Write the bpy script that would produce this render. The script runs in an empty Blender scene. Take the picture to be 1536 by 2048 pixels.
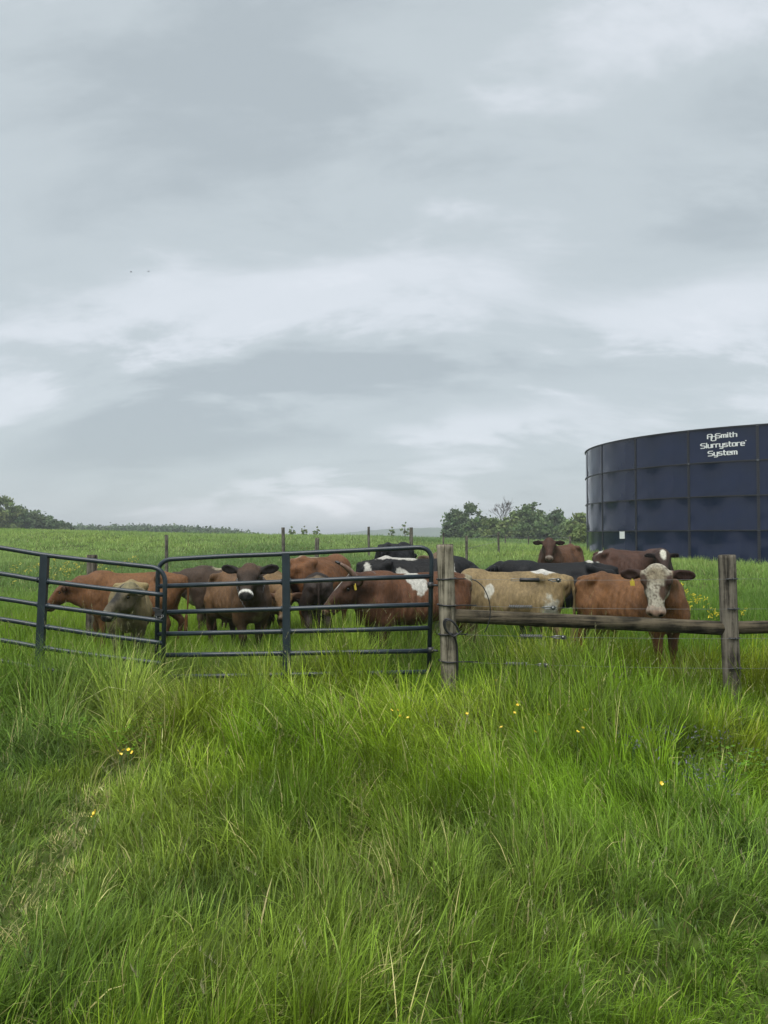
import bpy, math, random
import numpy as np
from mathutils import Vector, Matrix

random.seed(7)
RNG = np.random.default_rng(11)
SC = bpy.context.scene
COL = SC.collection
PI = math.pi
R = math.radians

# ------------------------------------------------------------------ camera
F = 1540.0
HORIZON = 1073.0
EYE = 1.65
PITCH = math.atan((HORIZON - 1024) / F)
cam_data = bpy.data.cameras.new('camera')
cam = bpy.data.objects.new('camera', cam_data)
COL.objects.link(cam)
cam.location = (0, 0, EYE)
cam.rotation_euler = (PI / 2 + PITCH, 0, 0)
cam_data.sensor_fit = 'VERTICAL'
cam_data.sensor_height = 36.0
cam_data.lens = 36.0 * F / 2048.0
cam_data.clip_start = 0.05
cam_data.clip_end = 9000
SC.camera = cam


def at(px, py, Y):
    """photo pixel + depth in metres -> world point"""
    u = (px - 768) / F
    v = (1024 - py) / F
    d = (u, math.cos(PITCH) - v * math.sin(PITCH), math.sin(PITCH) + v * math.cos(PITCH))
    s = Y / d[1]
    return Vector((d[0] * s, Y, EYE + d[2] * s))


# ------------------------------------------------------------------ world, sun, exposure
SUN_EL, SUN_AZ = R(64), R(200)
world = bpy.data.worlds.new('World')
SC.world = world
world.use_nodes = True
nt = world.node_tree
for n in list(nt.nodes):
    nt.nodes.remove(n)


def N(tree, kind, **kw):
    n = tree.nodes.new(kind)
    for k, v in kw.items():
        if k.startswith('i_'):
            key = k[2:]
            key = int(key) if key.isdigit() else key.replace('_', ' ')
            n.inputs[key].default_value = v
        else:
            setattr(n, k, v)
    return n


def L(tree, a, b):
    tree.links.new(a, b)


def math_node(tree, op, a=None, b=None, clamp=False):
    n = tree.nodes.new('ShaderNodeMath')
    n.operation = op
    n.use_clamp = clamp
    for i, v in enumerate((a, b)):
        if v is None:
            continue
        if hasattr(v, 'is_output'):
            tree.links.new(v, n.inputs[i])
        else:
            n.inputs[i].default_value = v
    return n.outputs[0]


CLOUDS = [(300, 300, 330, 210, -.085, .1), (470, 835, 470, 100, -.165, .10), (1330, 510, 330, 85, -.085, .22), (640, 60, 420, 80, -.035, 0),
          (260, 905, 230, 60, -.10, .1), (1120, 760, 300, 50, -.02, .1), (1480, 240, 200, 140, -.03, .3),
          (560, 630, 560, 75, .06, .06), (1060, 270, 230, 150, .05, .5), (1000, 560, 300, 90, .035, .3), (950, 850, 240, 55, .075, .05), (40, 830, 80, 50, .05, 0),
          (1440, 660, 200, 70, .07, .2), (640, 960, 330, 36, .06, .05), (1500, 60, 200, 100, .05, 0)]


def build_sky():
    t = nt
    out = N(t, 'ShaderNodeOutputWorld')
    bg = N(t, 'ShaderNodeBackground', i_Strength=0.075)
    sky = N(t, 'ShaderNodeTexSky', sky_type='NISHITA', sun_disc=False,
            sun_elevation=SUN_EL, sun_rotation=SUN_AZ)
    tc = N(t, 'ShaderNodeTexCoord')
    sep = N(t, 'ShaderNodeSeparateXYZ')
    L(t, tc.outputs['Generated'], sep.inputs[0])
    # flat cloud deck seen in perspective: direction / (height + small term)
    zz = math_node(t, 'ADD', math_node(t, 'ABSOLUTE', sep.outputs[2]), 0.42)
    cx = math_node(t, 'DIVIDE', sep.outputs[0], zz)
    cy = math_node(t, 'DIVIDE', sep.outputs[1], zz)
    cmb = N(t, 'ShaderNodeCombineXYZ')
    L(t, cx, cmb.inputs[0]); L(t, cy, cmb.inputs[1])
    mp = N(t, 'ShaderNodeMapping')
    mp.inputs['Rotation'].default_value = (0, 0, R(24))
    mp.inputs['Location'].default_value = (5.3, 1.7, 0.4)
    mp.inputs['Scale'].default_value = (0.7, 1.5, 1.0)
    L(t, cmb.outputs[0], mp.inputs[0])
    big = N(t, 'ShaderNodeTexNoise', i_Scale=0.9, i_Detail=4.0, i_Roughness=0.55, i_Distortion=0.15)
    L(t, mp.outputs[0], big.inputs['Vector'])
    fine = N(t, 'ShaderNodeTexNoise', i_Scale=3.4, i_Detail=9.0, i_Roughness=0.6, i_Distortion=0.25)
    L(t, mp.outputs[0], fine.inputs['Vector'])
    v = math_node(t, 'ADD', math_node(t, 'ADD', math_node(t, 'MULTIPLY', big.outputs[0], 0.40), 0.08),
                  math_node(t, 'MULTIPLY', fine.outputs[0], 0.44))
    # the larger cloud masses in view: thicker (darker) and thinner (brighter) stretches of the deck
    ay = math_node(t, 'ADD', math_node(t, 'ABSOLUTE', sep.outputs[1]), 0.05)
    da = math_node(t, 'DIVIDE', sep.outputs[0], ay)
    de = math_node(t, 'DIVIDE', sep.outputs[2], ay)
    wob = math_node(t, 'MULTIPLY', math_node(t, 'SUBTRACT', fine.outputs[0], 0.5), 0.36)
    da = math_node(t, 'ADD', da, wob)
    de = math_node(t, 'ADD', de, math_node(t, 'MULTIPLY', wob, 0.6))
    for px, py, sx, sy, amp, tilt in CLOUDS:
        a0, e0 = (px - 768) / F, (HORIZON - py) / F
        x_ = math_node(t, 'SUBTRACT', da, a0)
        y_ = math_node(t, 'SUBTRACT', math_node(t, 'SUBTRACT', de, e0), math_node(t, 'MULTIPLY', x_, tilt))
        q = math_node(t, 'ADD', math_node(t, 'POWER', math_node(t, 'ABSOLUTE', math_node(t, 'DIVIDE', x_, sx / F)), 2.0),
                      math_node(t, 'POWER', math_node(t, 'ABSOLUTE', math_node(t, 'DIVIDE', y_, sy / F)), 2.0))
        v = math_node(t, 'ADD', v, math_node(t, 'MULTIPLY', math_node(t, 'EXPONENT', math_node(t, 'MULTIPLY', q, -1.0)), amp))
    ramp = N(t, 'ShaderNodeValToRGB')
    ramp.color_ramp.interpolation = 'EASE'
    el = ramp.color_ramp.elements
    el[0].position = 0.34; el[0].color = (2.32, 2.62, 2.78, 1)
    el[1].position = 0.66; el[1].color = (4.75, 4.86, 5.18, 1)
    m = el.new(0.46); m.color = (2.86, 3.18, 3.34, 1)
    m = el.new(0.55); m.color = (3.70, 3.94, 4.20, 1)
    L(t, v, ramp.inputs[0])
    mix = N(t, 'ShaderNodeMix', data_type='RGBA')
    mix.inputs['Factor'].default_value = 0.94
    L(t, sky.outputs[0], mix.inputs[6])
    L(t, ramp.outputs[0], mix.inputs[7])
    L(t, mix.outputs[2], bg.inputs['Color'])
    L(t, bg.outputs[0], out.inputs['Surface'])


build_sky()

sun_data = bpy.data.lights.new('sun', 'SUN')
sun_data.energy = 1.5
sun_data.angle = R(50)
sun_data.color = (1.0, 0.975, 0.94)
sun = bpy.data.objects.new('sun', sun_data)
COL.objects.link(sun)
sun.rotation_euler = (R(26), 0, R(-20))

SC.view_settings.view_transform = 'Standard'
SC.view_settings.look = 'None'
SC.view_settings.exposure = 1.42
SC.view_settings.gamma = 1.0
SC.view_settings.use_curve_mapping = False
SC.render.engine = 'CYCLES'
SC.cycles.use_denoising = True
SC.cycles.max_bounces = 6
SC.cycles.diffuse_bounces = 3
SC.cycles.glossy_bounces = 3
SC.cycles.transmission_bounces = 4
SC.cycles.volume_bounces = 0
SC.cycles.transparent_max_bounces = 6


# ------------------------------------------------------------------ helpers
def lin(r, g, b):
    def f(c):
        c /= 255.0
        return c / 12.92 if c <= 0.04045 else ((c + 0.055) / 1.055) ** 2.4
    return (f(r), f(g), f(b))


_TAB = np.random.default_rng(5).random((257, 257))
_TAB[256, :] = _TAB[0, :]; _TAB[:, 256] = _TAB[:, 0]


def vnoise(x, y, scale=1.0, seed=0):
    x = np.asarray(x, float) * scale + seed * 37.17
    y = np.asarray(y, float) * scale + seed * 91.73
    xi = np.floor(x); yi = np.floor(y)
    fx = x - xi; fy = y - yi
    fx = fx * fx * (3 - 2 * fx); fy = fy * fy * (3 - 2 * fy)
    a = xi.astype(int) % 256; b = yi.astype(int) % 256
    return ((_TAB[a, b] * (1 - fx) + _TAB[a + 1, b] * fx) * (1 - fy)
            + (_TAB[a, b + 1] * (1 - fx) + _TAB[a + 1, b + 1] * fx) * fy)


def tag(o, label=None, cat=None, group=None, kind=None):
    if label: o['label'] = label
    if cat: o['category'] = cat
    if group: o['group'] = group
    if kind: o['kind'] = kind
    return o


def empty(name, loc=(0, 0, 0), rz=0.0):
    o = bpy.data.objects.new(name, None)
    COL.objects.link(o)
    o.location = loc
    o.rotation_euler = (0, 0, rz)
    o.empty_display_size = 0.1
    return o


def obj(name, mesh, mat=None, parent=None, world=False):
    """link a mesh; world=True keeps world coordinates although it has a parent"""
    o = bpy.data.objects.new(name, mesh)
    COL.objects.link(o)
    if mat is not None and not mesh.materials:
        mesh.materials.append(mat)
    if parent is not None:
        o.parent = parent
        if world:
            o.matrix_parent_inverse = Matrix.LocRotScale(parent.location, parent.rotation_euler, parent.scale).inverted()
    return o


def np_mesh(name, V, quads=None, tris=None, col=None, smooth=True):
    me = bpy.data.meshes.new(name)
    V = np.asarray(V, np.float32)
    nq = 0 if quads is None else len(quads)
    n3 = 0 if tris is None else len(tris)
    me.vertices.add(len(V))
    me.vertices.foreach_set('co', V.ravel())
    loops = []
    if nq: loops.append(np.asarray(quads, np.int32).ravel())
    if n3: loops.append(np.asarray(tris, np.int32).ravel())
    loops = np.concatenate(loops)
    me.loops.add(len(loops))
    me.loops.foreach_set('vertex_index', loops)
    me.polygons.add(nq + n3)
    starts = np.concatenate([np.arange(nq, dtype=np.int32) * 4, nq * 4 + np.arange(n3, dtype=np.int32) * 3])
    me.polygons.foreach_set('loop_start', starts)
    if smooth:
        me.polygons.foreach_set('use_smooth', np.ones(nq + n3, bool))
    me.update(calc_edges=True)
    if col is not None:
        a = me.color_attributes.new('Col', 'FLOAT_COLOR', 'POINT')
        c = np.ones((len(V), 4), np.float32)
        c[:, :3] = col
        a.data.foreach_set('color', c.ravel())
    me.validate()
    return me


class MB:
    """collects simple shapes for ONE mesh"""
    def __init__(s):
        s.v = []; s.f = []; s.smooth = []

    def add(s, v, f, smooth=True):
        o = len(s.v)
        s.v += [tuple(p) for p in v]
        s.f += [tuple(i + o for i in q) for q in f]
        s.smooth += [smooth] * len(f)
        return s

    def box(s, c, size, rot=None):
        c = Vector(c); h = [k / 2 for k in size]
        vs = [Vector((x * h[0], y * h[1], z * h[2])) for x in (-1, 1) for y in (-1, 1) for z in (-1, 1)]
        if rot is not None:
            vs = [rot @ p for p in vs]
        vs = [p + c for p in vs]
        return s.add(vs, [(0, 1, 3, 2), (4, 6, 7, 5), (0, 4, 5, 1), (2, 3, 7, 6), (0, 2, 6, 4), (1, 5, 7, 3)], False)

    def tube(s, pts, r, seg=10, caps=True, squash=None):
        pts = [Vector(p) for p in pts]
        rad = r if isinstance(r, (list, tuple)) else [r] * len(pts)
        n = len(pts)
        tang = []
        for i in range(n):
            a = pts[max(i - 1, 0)]; b = pts[min(i + 1, n - 1)]
            tang.append((b - a).normalized())
        up = Vector((0, 0, 1))
        if abs(tang[0].dot(up)) > 0.9:
            up = Vector((1, 0, 0))
        nrm = (up - tang[0] * up.dot(tang[0])).normalized()
        vs = []; fs = []
        for i in range(n):
            nrm = (nrm - tang[i] * nrm.dot(tang[i])).normalized()
            bi = tang[i].cross(nrm)
            for k in range(seg):
                a = 2 * PI * k / seg
                vs.append(pts[i] + (nrm * math.cos(a) + bi * math.sin(a)) * rad[i])
        for i in range(n - 1):
            for k in range(seg):
                k2 = (k + 1) % seg
                fs.append((i * seg + k, i * seg + k2, (i + 1) * seg + k2, (i + 1) * seg + k))
        if caps:
            fs.append(tuple(range(seg))[::-1])
            fs.append(tuple((n - 1) * seg + k for k in range(seg)))
        return s.add(vs, fs)

    def ball(s, c, r, nu=10, nv=7):
        c = Vector(c)
        r = (r, r, r) if not isinstance(r, (tuple, list)) else r
        vs = []; fs = []
        for j in range(nv + 1):
            th = PI * j / nv
            for i in range(nu):
                ph = 2 * PI * i / nu
                vs.append(c + Vector((r[0] * math.sin(th) * math.cos(ph), r[1] * math.sin(th) * math.sin(ph), r[2] * math.cos(th))))
        for j in range(nv):
            for i in range(nu):
                i2 = (i + 1) % nu
                fs.append((j * nu + i, (j + 1) * nu + i, (j + 1) * nu + i2, j * nu + i2))
        return s.add(vs, fs)

    def mesh(s, name):
        me = bpy.data.meshes.new(name)
        me.from_pydata(s.v, [], s.f)
        me.polygons.foreach_set('use_smooth', s.smooth)
        me.update()
        return me

    def build(s, name, mat=None, parent=None, world=True):
        return obj(name, s.mesh(name), mat, parent, world)


def rounded(pts, rad, k=7):
    """round the inner corners of a polyline"""
    pts = [Vector(p) for p in pts]
    out = [pts[0]]
    for i in range(1, len(pts) - 1):
        p = pts[i]
        a = (pts[i - 1] - p); b = (pts[i + 1] - p)
        r = min(rad, a.length * 0.49, b.length * 0.49)
        a = p + a.normalized() * r; b = p + b.normalized() * r
        for j in range(k + 1):
            t = j / k
            out.append(a * (1 - t) ** 2 + p * 2 * t * (1 - t) + b * t * t)
    out.append(pts[-1])
    return out


def helix(a, b, r, turns, per=10):
    a = Vector(a); b = Vector(b); d = (b - a).normalized()
    n = Vector((0, 0, 1)); n = (n - d * n.dot(d)).normalized(); m = d.cross(n)
    k = int(turns * per)
    return [a.lerp(b, i / k) + (n * math.cos(2 * PI * i / per) + m * math.sin(2 * PI * i / per)) * r for i in range(k + 1)]


def mat(name, color, rough=0.6, metal=0.0, spec=0.5, vary=0.0, scale=8.0, stretch=(1, 1, 1), color2=None,
        bump=0.0, bscale=None, attr=False, coat=0.0, coords='Object'):
    m = bpy.data.materials.new(name)
    m.use_nodes = True
    t = m.node_tree
    b = t.nodes['Principled BSDF']
    b.inputs['Roughness'].default_value = rough
    b.inputs['Metallic'].default_value = metal
    b.inputs['Specular IOR Level'].default_value = spec
    b.inputs['Coat Weight'].default_value = coat
    src = None
    if attr:
        a = N(t, 'ShaderNodeAttribute', attribute_name='Col')
        src = a.outputs['Color']
    if vary or color2 or bump:
        tc = N(t, 'ShaderNodeTexCoord')
        mp = N(t, 'ShaderNodeMapping')
        mp.inputs['Scale'].default_value = stretch
        L(t, tc.outputs[coords], mp.inputs[0])
        nz = N(t, 'ShaderNodeTexNoise', i_Scale=scale, i_Detail=6.0, i_Roughness=0.6)
        L(t, mp.outputs[0], nz.inputs['Vector'])
        if color2 or vary:
            if attr:
                mul = N(t, 'ShaderNodeMix', data_type='RGBA', blend_type='MULTIPLY')
                mul.inputs['Factor'].default_value = 1.0
                rp = N(t, 'ShaderNodeMapRange')
                rp.inputs[1].default_value = 0.3; rp.inputs[2].default_value = 0.7
                rp.inputs[3].default_value = 1 - vary; rp.inputs[4].default_value = 1 + vary
                L(t, nz.outputs[0], rp.inputs[0])
                L(t, src, mul.inputs[6]); L(t, rp.outputs[0], mul.inputs[7])
                src = mul.outputs[2]
            else:
                c2 = color2 or tuple(c * (1 - vary) for c in color)
                cr = N(t, 'ShaderNodeValToRGB')
                cr.color_ramp.elements[0].position = 0.35; cr.color_ramp.elements[0].color = (*c2, 1)
                cr.color_ramp.elements[1].position = 0.65; cr.color_ramp.elements[1].color = (*color, 1)
                L(t, nz.outputs[0], cr.inputs[0])
                src = cr.outputs[0]
        if bump:
            nb = nz
            if bscale:
                nb = N(t, 'ShaderNodeTexNoise', i_Scale=bscale, i_Detail=5.0, i_Roughness=0.65)
                L(t, mp.outputs[0], nb.inputs['Vector'])
            bp = N(t, 'ShaderNodeBump', i_Strength=bump, i_Distance=0.01)
            L(t, nb.outputs[0], bp.inputs['Height'])
            L(t, bp.outputs[0], b.inputs['Normal'])
    if src is None:
        b.inputs['Base Color'].default_value = (*color, 1)
    else:
        L(t, src, b.inputs['Base Color'])
    return m


def foliage_mat(name, trans=0.35, rough=0.5, spec=0.35, vary=0.0):
    m = bpy.data.materials.new(name)
    m.use_nodes = True
    t = m.node_tree
    b = t.nodes['Principled BSDF']
    b.inputs['Roughness'].default_value = rough
    b.inputs['Specular IOR Level'].default_value = spec
    a = N(t, 'ShaderNodeAttribute', attribute_name='Col')
    L(t, a.outputs['Color'], b.inputs['Base Color'])
    tr = N(t, 'ShaderNodeBsdfTranslucent')
    L(t, a.outputs['Color'], tr.inputs['Color'])
    mx = N(t, 'ShaderNodeMixShader')
    mx.inputs[0].default_value = trans
    L(t, b.outputs[0], mx.inputs[1]); L(t, tr.outputs[0], mx.inputs[2])
    out = t.nodes['Material Output']
    L(t, mx.outputs[0], out.inputs['Surface'])
    return m


# ------------------------------------------------------------------ terrain
_U = [-3.0, -0.9, -0.5, -0.3, -0.18, 0.0, 0.10, 0.20, 0.30, 0.5, 0.9, 3.0]
_Z = [2.6, 2.45, 2.30, 2.02, 1.82, 1.62, 1.22, 0.95, 0.66, 0.55, 0.5, 0.5]


def ground_z(x, y):
    x = np.asarray(x, float); y = np.asarray(y, float)
    u = x / np.maximum(y, 4.0)
    crest = np.interp(u, _U, _Z)
    t = np.clip((y - 10.5) / np.interp(u, [0.12, 0.34], [54.0, 17.0]), 0, 1)
    rise = np.where(t < 0.2, t * t / 0.4, t - 0.1) / 0.9          # soft start, then steady
    rise = np.minimum(rise, 1 - 0.3 * np.clip(t - 0.8, 0, 1) )
    near = -0.09 * np.clip((y - 4.0) / 4.0, 0, 1)
    z = near + (crest + 0.09) * rise
    far = np.clip((y - 175.0) / 500.0, 0, 1)
    far = far * far * (3 - 2 * far)
    drop = np.clip((y - 70.0) / 110.0, 0, 1)
    z = z - drop * np.clip(crest - 0.9, 0, 2) * 0.35
    z = z * (1 - far) - 9.0 * far
    amp = np.clip((y - 14) / 30, 0, 1) * (1 - far)
    z = z + amp * 0.16 * (vnoise(x, y, 0.09, 3) - 0.5) + 0.05 * (vnoise(x, y, 0.7, 4) - 0.5) * np.clip(1 - y / 60, 0, 1)
    return z


def gz(x, y):
    return float(ground_z(np.array([x]), np.array([y]))[0])


def build_ground():
    xs = np.concatenate([-np.geomspace(3000, 14, 46), np.linspace(-13, 13, 80), np.geomspace(14, 3000, 46)])
    ys = np.concatenate([[-60, -30, -14, -6, -3], np.linspace(-1, 24, 90), np.geomspace(25, 3000, 90)])
    X, Y = np.meshgrid(xs, ys, indexing='ij')
    Z = ground_z(X, Y)
    V = np.stack([X, Y, Z], -1).reshape(-1, 3)
    ny = len(ys)
    i, j = np.meshgrid(np.arange(len(xs) - 1), np.arange(ny - 1), indexing='ij')
    q = np.stack([i * ny + j, (i + 1) * ny + j, (i + 1) * ny + j + 1, i * ny + j + 1], -1).reshape(-1, 4)
    me = np_mesh('ground', V, quads=q)
    m = mat('ground_soil', lin(78, 94, 40), 0.95, spec=0.1, color2=lin(48, 58, 24), scale=1.7, bump=0.6, bscale=14)
    o = obj('ground', me, m)
    tag(o, kind='structure')


build_ground()


# far blue ridge beyond the pasture
def build_hills():
    prof = [(300, 1078), (560, 1075), (660, 1069), (700, 1065), (740, 1061), (780, 1059), (815, 1056), (850, 1054), (885, 1057),
            (930, 1062), (1000, 1066), (1100, 1069), (1300, 1072), (1600, 1074)]
    D = 1500.0
    px = np.array([p[0] for p in prof], float); py = np.array([p[1] for p in prof], float)
    nx, ny = 260, 26
    X0 = (px - 768) / F * D
    H = EYE + (HORIZON - py) / F * D
    xs = np.linspace(X0[0], X0[-1], nx)
    top = np.interp(xs, X0, H)
    top = np.convolve(np.pad(top, 8, mode='edge'), np.ones(17) / 17, 'valid')
    t = np.linspace(-1, 1, ny)
    X, T = np.meshgrid(xs, t, indexing='ij')
    bell = np.cos(T * PI / 2) ** 1.3
    Z = -9.5 + (top[:, None] + 9.5) * bell
    Z += bell * (vnoise(X, T * 300, 0.06, 9) - 0.5) * 3.0 * np.clip((top[:, None]) / 14, 0, 1)
    Y = D + T * 260
    V = np.stack([X, Y, Z], -1).reshape(-1, 3)
    i, j = np.meshgrid(np.arange(nx - 1), np.arange(ny - 1), indexing='ij')
    q = np.stack([i * ny + j, (i + 1) * ny + j, (i + 1) * ny + j + 1, i * ny + j + 1], -1).reshape(-1, 4)
    m = mat('wooded_hill', (0.045, 0.085, 0.04), 0.95, spec=0.05, color2=(0.09, 0.14, 0.06), scale=0.02)
    tag(obj('hills', np_mesh('hills', V, quads=q), m), kind='structure')


build_hills()

# ------------------------------------------------------------------ slurry tank
TC = Vector((20.0, 38.6)); TR = 9.54
T_TOP, RING, T_RINGS = 6.10, 1.40, 4
N_PANEL = 22
SEAM0 = R(-122.5)


def enamel_mat():
    m = bpy.data.materials.new('navy_enamel')
    m.use_nodes = True
    t = m.node_tree
    b = t.nodes['Principled BSDF']
    tc = N(t, 'ShaderNodeTexCoord')
    inf = N(t, 'ShaderNodeObjectInfo')
    nz = N(t, 'ShaderNodeTexNoise', i_Scale=0.9, i_Detail=4.0, i_Roughness=0.5)
    L(t, tc.outputs['Object'], nz.inputs['Vector'])
    cr = N(t, 'ShaderNodeValToRGB')
    cr.color_ramp.elements[0].position = 0.35; cr.color_ramp.elements[0].color = (0.0040, 0.0100, 0.0300, 1)
    cr.color_ramp.elements[1].position = 0.7; cr.color_ramp.elements[1].color = (0.0060, 0.0130, 0.0430, 1)
    L(t, nz.outputs[0], cr.inputs[0])
    # rain streaks of dust running down
    mp = N(t, 'ShaderNodeMapping')
    mp.inputs['Scale'].default_value = (9, 9, 0.35)
    L(t, tc.outputs['Object'], mp.inputs[0])
    st = N(t, 'ShaderNodeTexNoise', i_Scale=1.0, i_Detail=5.0, i_Roughness=0.7)
    L(t, mp.outputs[0], st.inputs['Vector'])
    sr = N(t, 'ShaderNodeMapRange')
    sr.inputs[1].default_value = 0.56; sr.inputs[2].default_value = 0.8
    sr.inputs[3].default_value = 0.0; sr.inputs[4].default_value = 0.22
    L(t, st.outputs[0], sr.inputs[0])
    mx = N(t, 'ShaderNodeMix', data_type='RGBA')
    L(t, sr.outputs[0], mx.inputs['Factor'])
    L(t, cr.outputs[0], mx.inputs[6])
    mx.inputs[7].default_value = (0.035, 0.042, 0.055, 1)
    L(t, mx.outputs[2], b.inputs['Base Color'])
    rr = N(t, 'ShaderNodeMapRange')
    rr.inputs[3].default_value = 0.06; rr.inputs[4].default_value = 0.20
    L(t, nz.outputs[0], rr.inputs[0])
    L(t, rr.outputs[0], b.inputs['Roughness'])
    b.inputs['Specular IOR Level'].default_value = 0.4
    b.inputs['Coat Weight'].default_value = 0.0
    b.inputs['Coat Roughness'].default_value = 0.06
    # slightly wavy sheets
    wv = N(t, 'ShaderNodeTexNoise', i_Scale=0.55, i_Detail=1.0)
    L(t, tc.outputs['Object'], wv.inputs['Vector'])
    bp = N(t, 'ShaderNodeBump', i_Strength=0.8, i_Distance=0.25)
    L(t, wv.outputs[0], bp.inputs['Height'])
    L(t, bp.outputs[0], b.inputs['Normal'])
    return m


def arc_box(a0, a1, r0, r1, z0, z1, n=8):
    m = MB()
    vs = []
    for i in range(n + 1):
        a = a0 + (a1 - a0) * i / n
        for r in (r0, r1):
            for z in (z0, z1):
                vs.append((r * math.cos(a), r * math.sin(a), z))
    fs = []
    for i in range(n):
        o = i * 4; p = o + 4
        fs += [(o + 2, p + 2, p + 3, o + 3), (o, o + 1, p + 1, p), (o + 1, o + 3, p + 3, p + 1), (o, p, p + 2, o + 2)]
    e = n * 4
    fs += [(0, 2, 3, 1), (e, e + 1, e + 3, e + 2)]
    return m.add(vs, fs, False)


GLYPH = {   # blocky wide lettering: strokes on a grid, x 0..w, y 0 (baseline) .. 7 (cap height)
    'S': (5, [[(5, 7), (1, 7), (0, 6), (0, 4.6), (1, 3.8), (4, 3.4), (5, 2.6), (5, 1), (4, 0), (0, 0)]]),
    'A': (5, [[(0, 0), (0, 6), (1, 7), (4, 7), (5, 6), (5, 0)], [(0, 3.2), (5, 3.2)]]),
    'O': (5, [[(0, 1), (0, 6), (1, 7), (4, 7), (5, 6), (5, 1), (4, 0), (1, 0), (0, 1)]]),
    'm': (5, [[(0, 0), (0, 5)], [(0, 5), (4.4, 5), (5, 4.4), (5, 0)], [(2.5, 5), (2.5, 0)]]),
    'i': (0.6, [[(0.3, 0), (0.3, 5)], [(0.3, 6.5), (0.3, 7.2)]]),
    't': (2.6, [[(0.8, 7), (0.8, 0.6), (1.4, 0), (2.6, 0)], [(0, 5), (2.6, 5)]]),
    'h': (3.6, [[(0, 7.4), (0, 0)], [(0, 5), (3, 5), (3.6, 4.4), (3.6, 0)]]),
    'l': (0.6, [[(0.3, 7.4), (0.3, 0)]]),
    'u': (3.6, [[(0, 5), (0, 0.6), (0.6, 0), (3.6, 0)], [(3.6, 5), (3.6, 0)]]),
    'r': (2.6, [[(0, 5), (0, 0)], [(0, 4.2), (0.8, 5), (2.6, 5)]]),
    'y': (3.6, [[(0, 5), (0, 0.6), (0.6, 0), (3.6, 0)], [(3.6, 5), (3.6, -1.6), (3, -2.2), (0.3, -2.2)]]),
    's': (3.4, [[(3.4, 5), (0.5, 5), (0, 4.5), (0, 3), (0.5, 2.6), (2.9, 2.4), (3.4, 2), (3.4, 0.5), (2.9, 0), (0, 0)]]),
    'o': (3.6, [[(0, 0.6), (0, 4.4), (0.6, 5), (3, 5), (3.6, 4.4), (3.6, 0.6), (3, 0), (0.6, 0), (0, 0.6)]]),
    'e': (3.6, [[(3.6, 0), (0.6, 0), (0, 0.6), (0, 4.4), (0.6, 5), (3, 5), (3.6, 4.4), (3.6, 2.6), (0, 2.6)]]),
    '.': (0.6, [[(0.1, 6.6), (0.7, 6.6)]]),
}


def letters_mesh(name, items, to_world, sw=1.25):
    """items: (char, x, y) in glyph units; to_world(x, y, out) -> point on the tank"""
    m = MB()
    h = sw / 2
    for ch, ox, oy in items:
        for st in GLYPH[ch][1]:
            for (x0, y0), (x1, y1) in zip(st[:-1], st[1:]):
                d = math.hypot(x1 - x0, y1 - y0)
                ex, ey = (x1 - x0) / d, (y1 - y0) / d
                a = (x0 - ex * h * .72, y0 - ey * h * .72); b = (x1 + ex * h * .72, y1 + ey * h * .72)
                wx = h * (0.8 + 0.5 * abs(ey))
                cs = [(a[0] - ey * wx, a[1] + ex * h), (a[0] + ey * wx, a[1] - ex * h),
                      (b[0] + ey * wx, b[1] - ex * h), (b[0] - ey * wx, b[1] + ex * h)]
                vs = [to_world(c[0] + ox, c[1] + oy, 0.003) for c in cs] + [to_world(c[0] + ox, c[1] + oy, 0.012 + 0.002 * random.random()) for c in cs]
                m.add(vs, [(4, 5, 6, 7), (0, 1, 5, 4), (1, 2, 6, 5), (2, 3, 7, 6), (3, 0, 4, 7), (3, 2, 1, 0)], False)
    return m.mesh(name)


def layout(text, gap=1.5):
    x = 0; out = []
    for ch in text:
        out.append((ch, x, 0)); x += GLYPH[ch][0] + gap
    return out, x - gap


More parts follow.
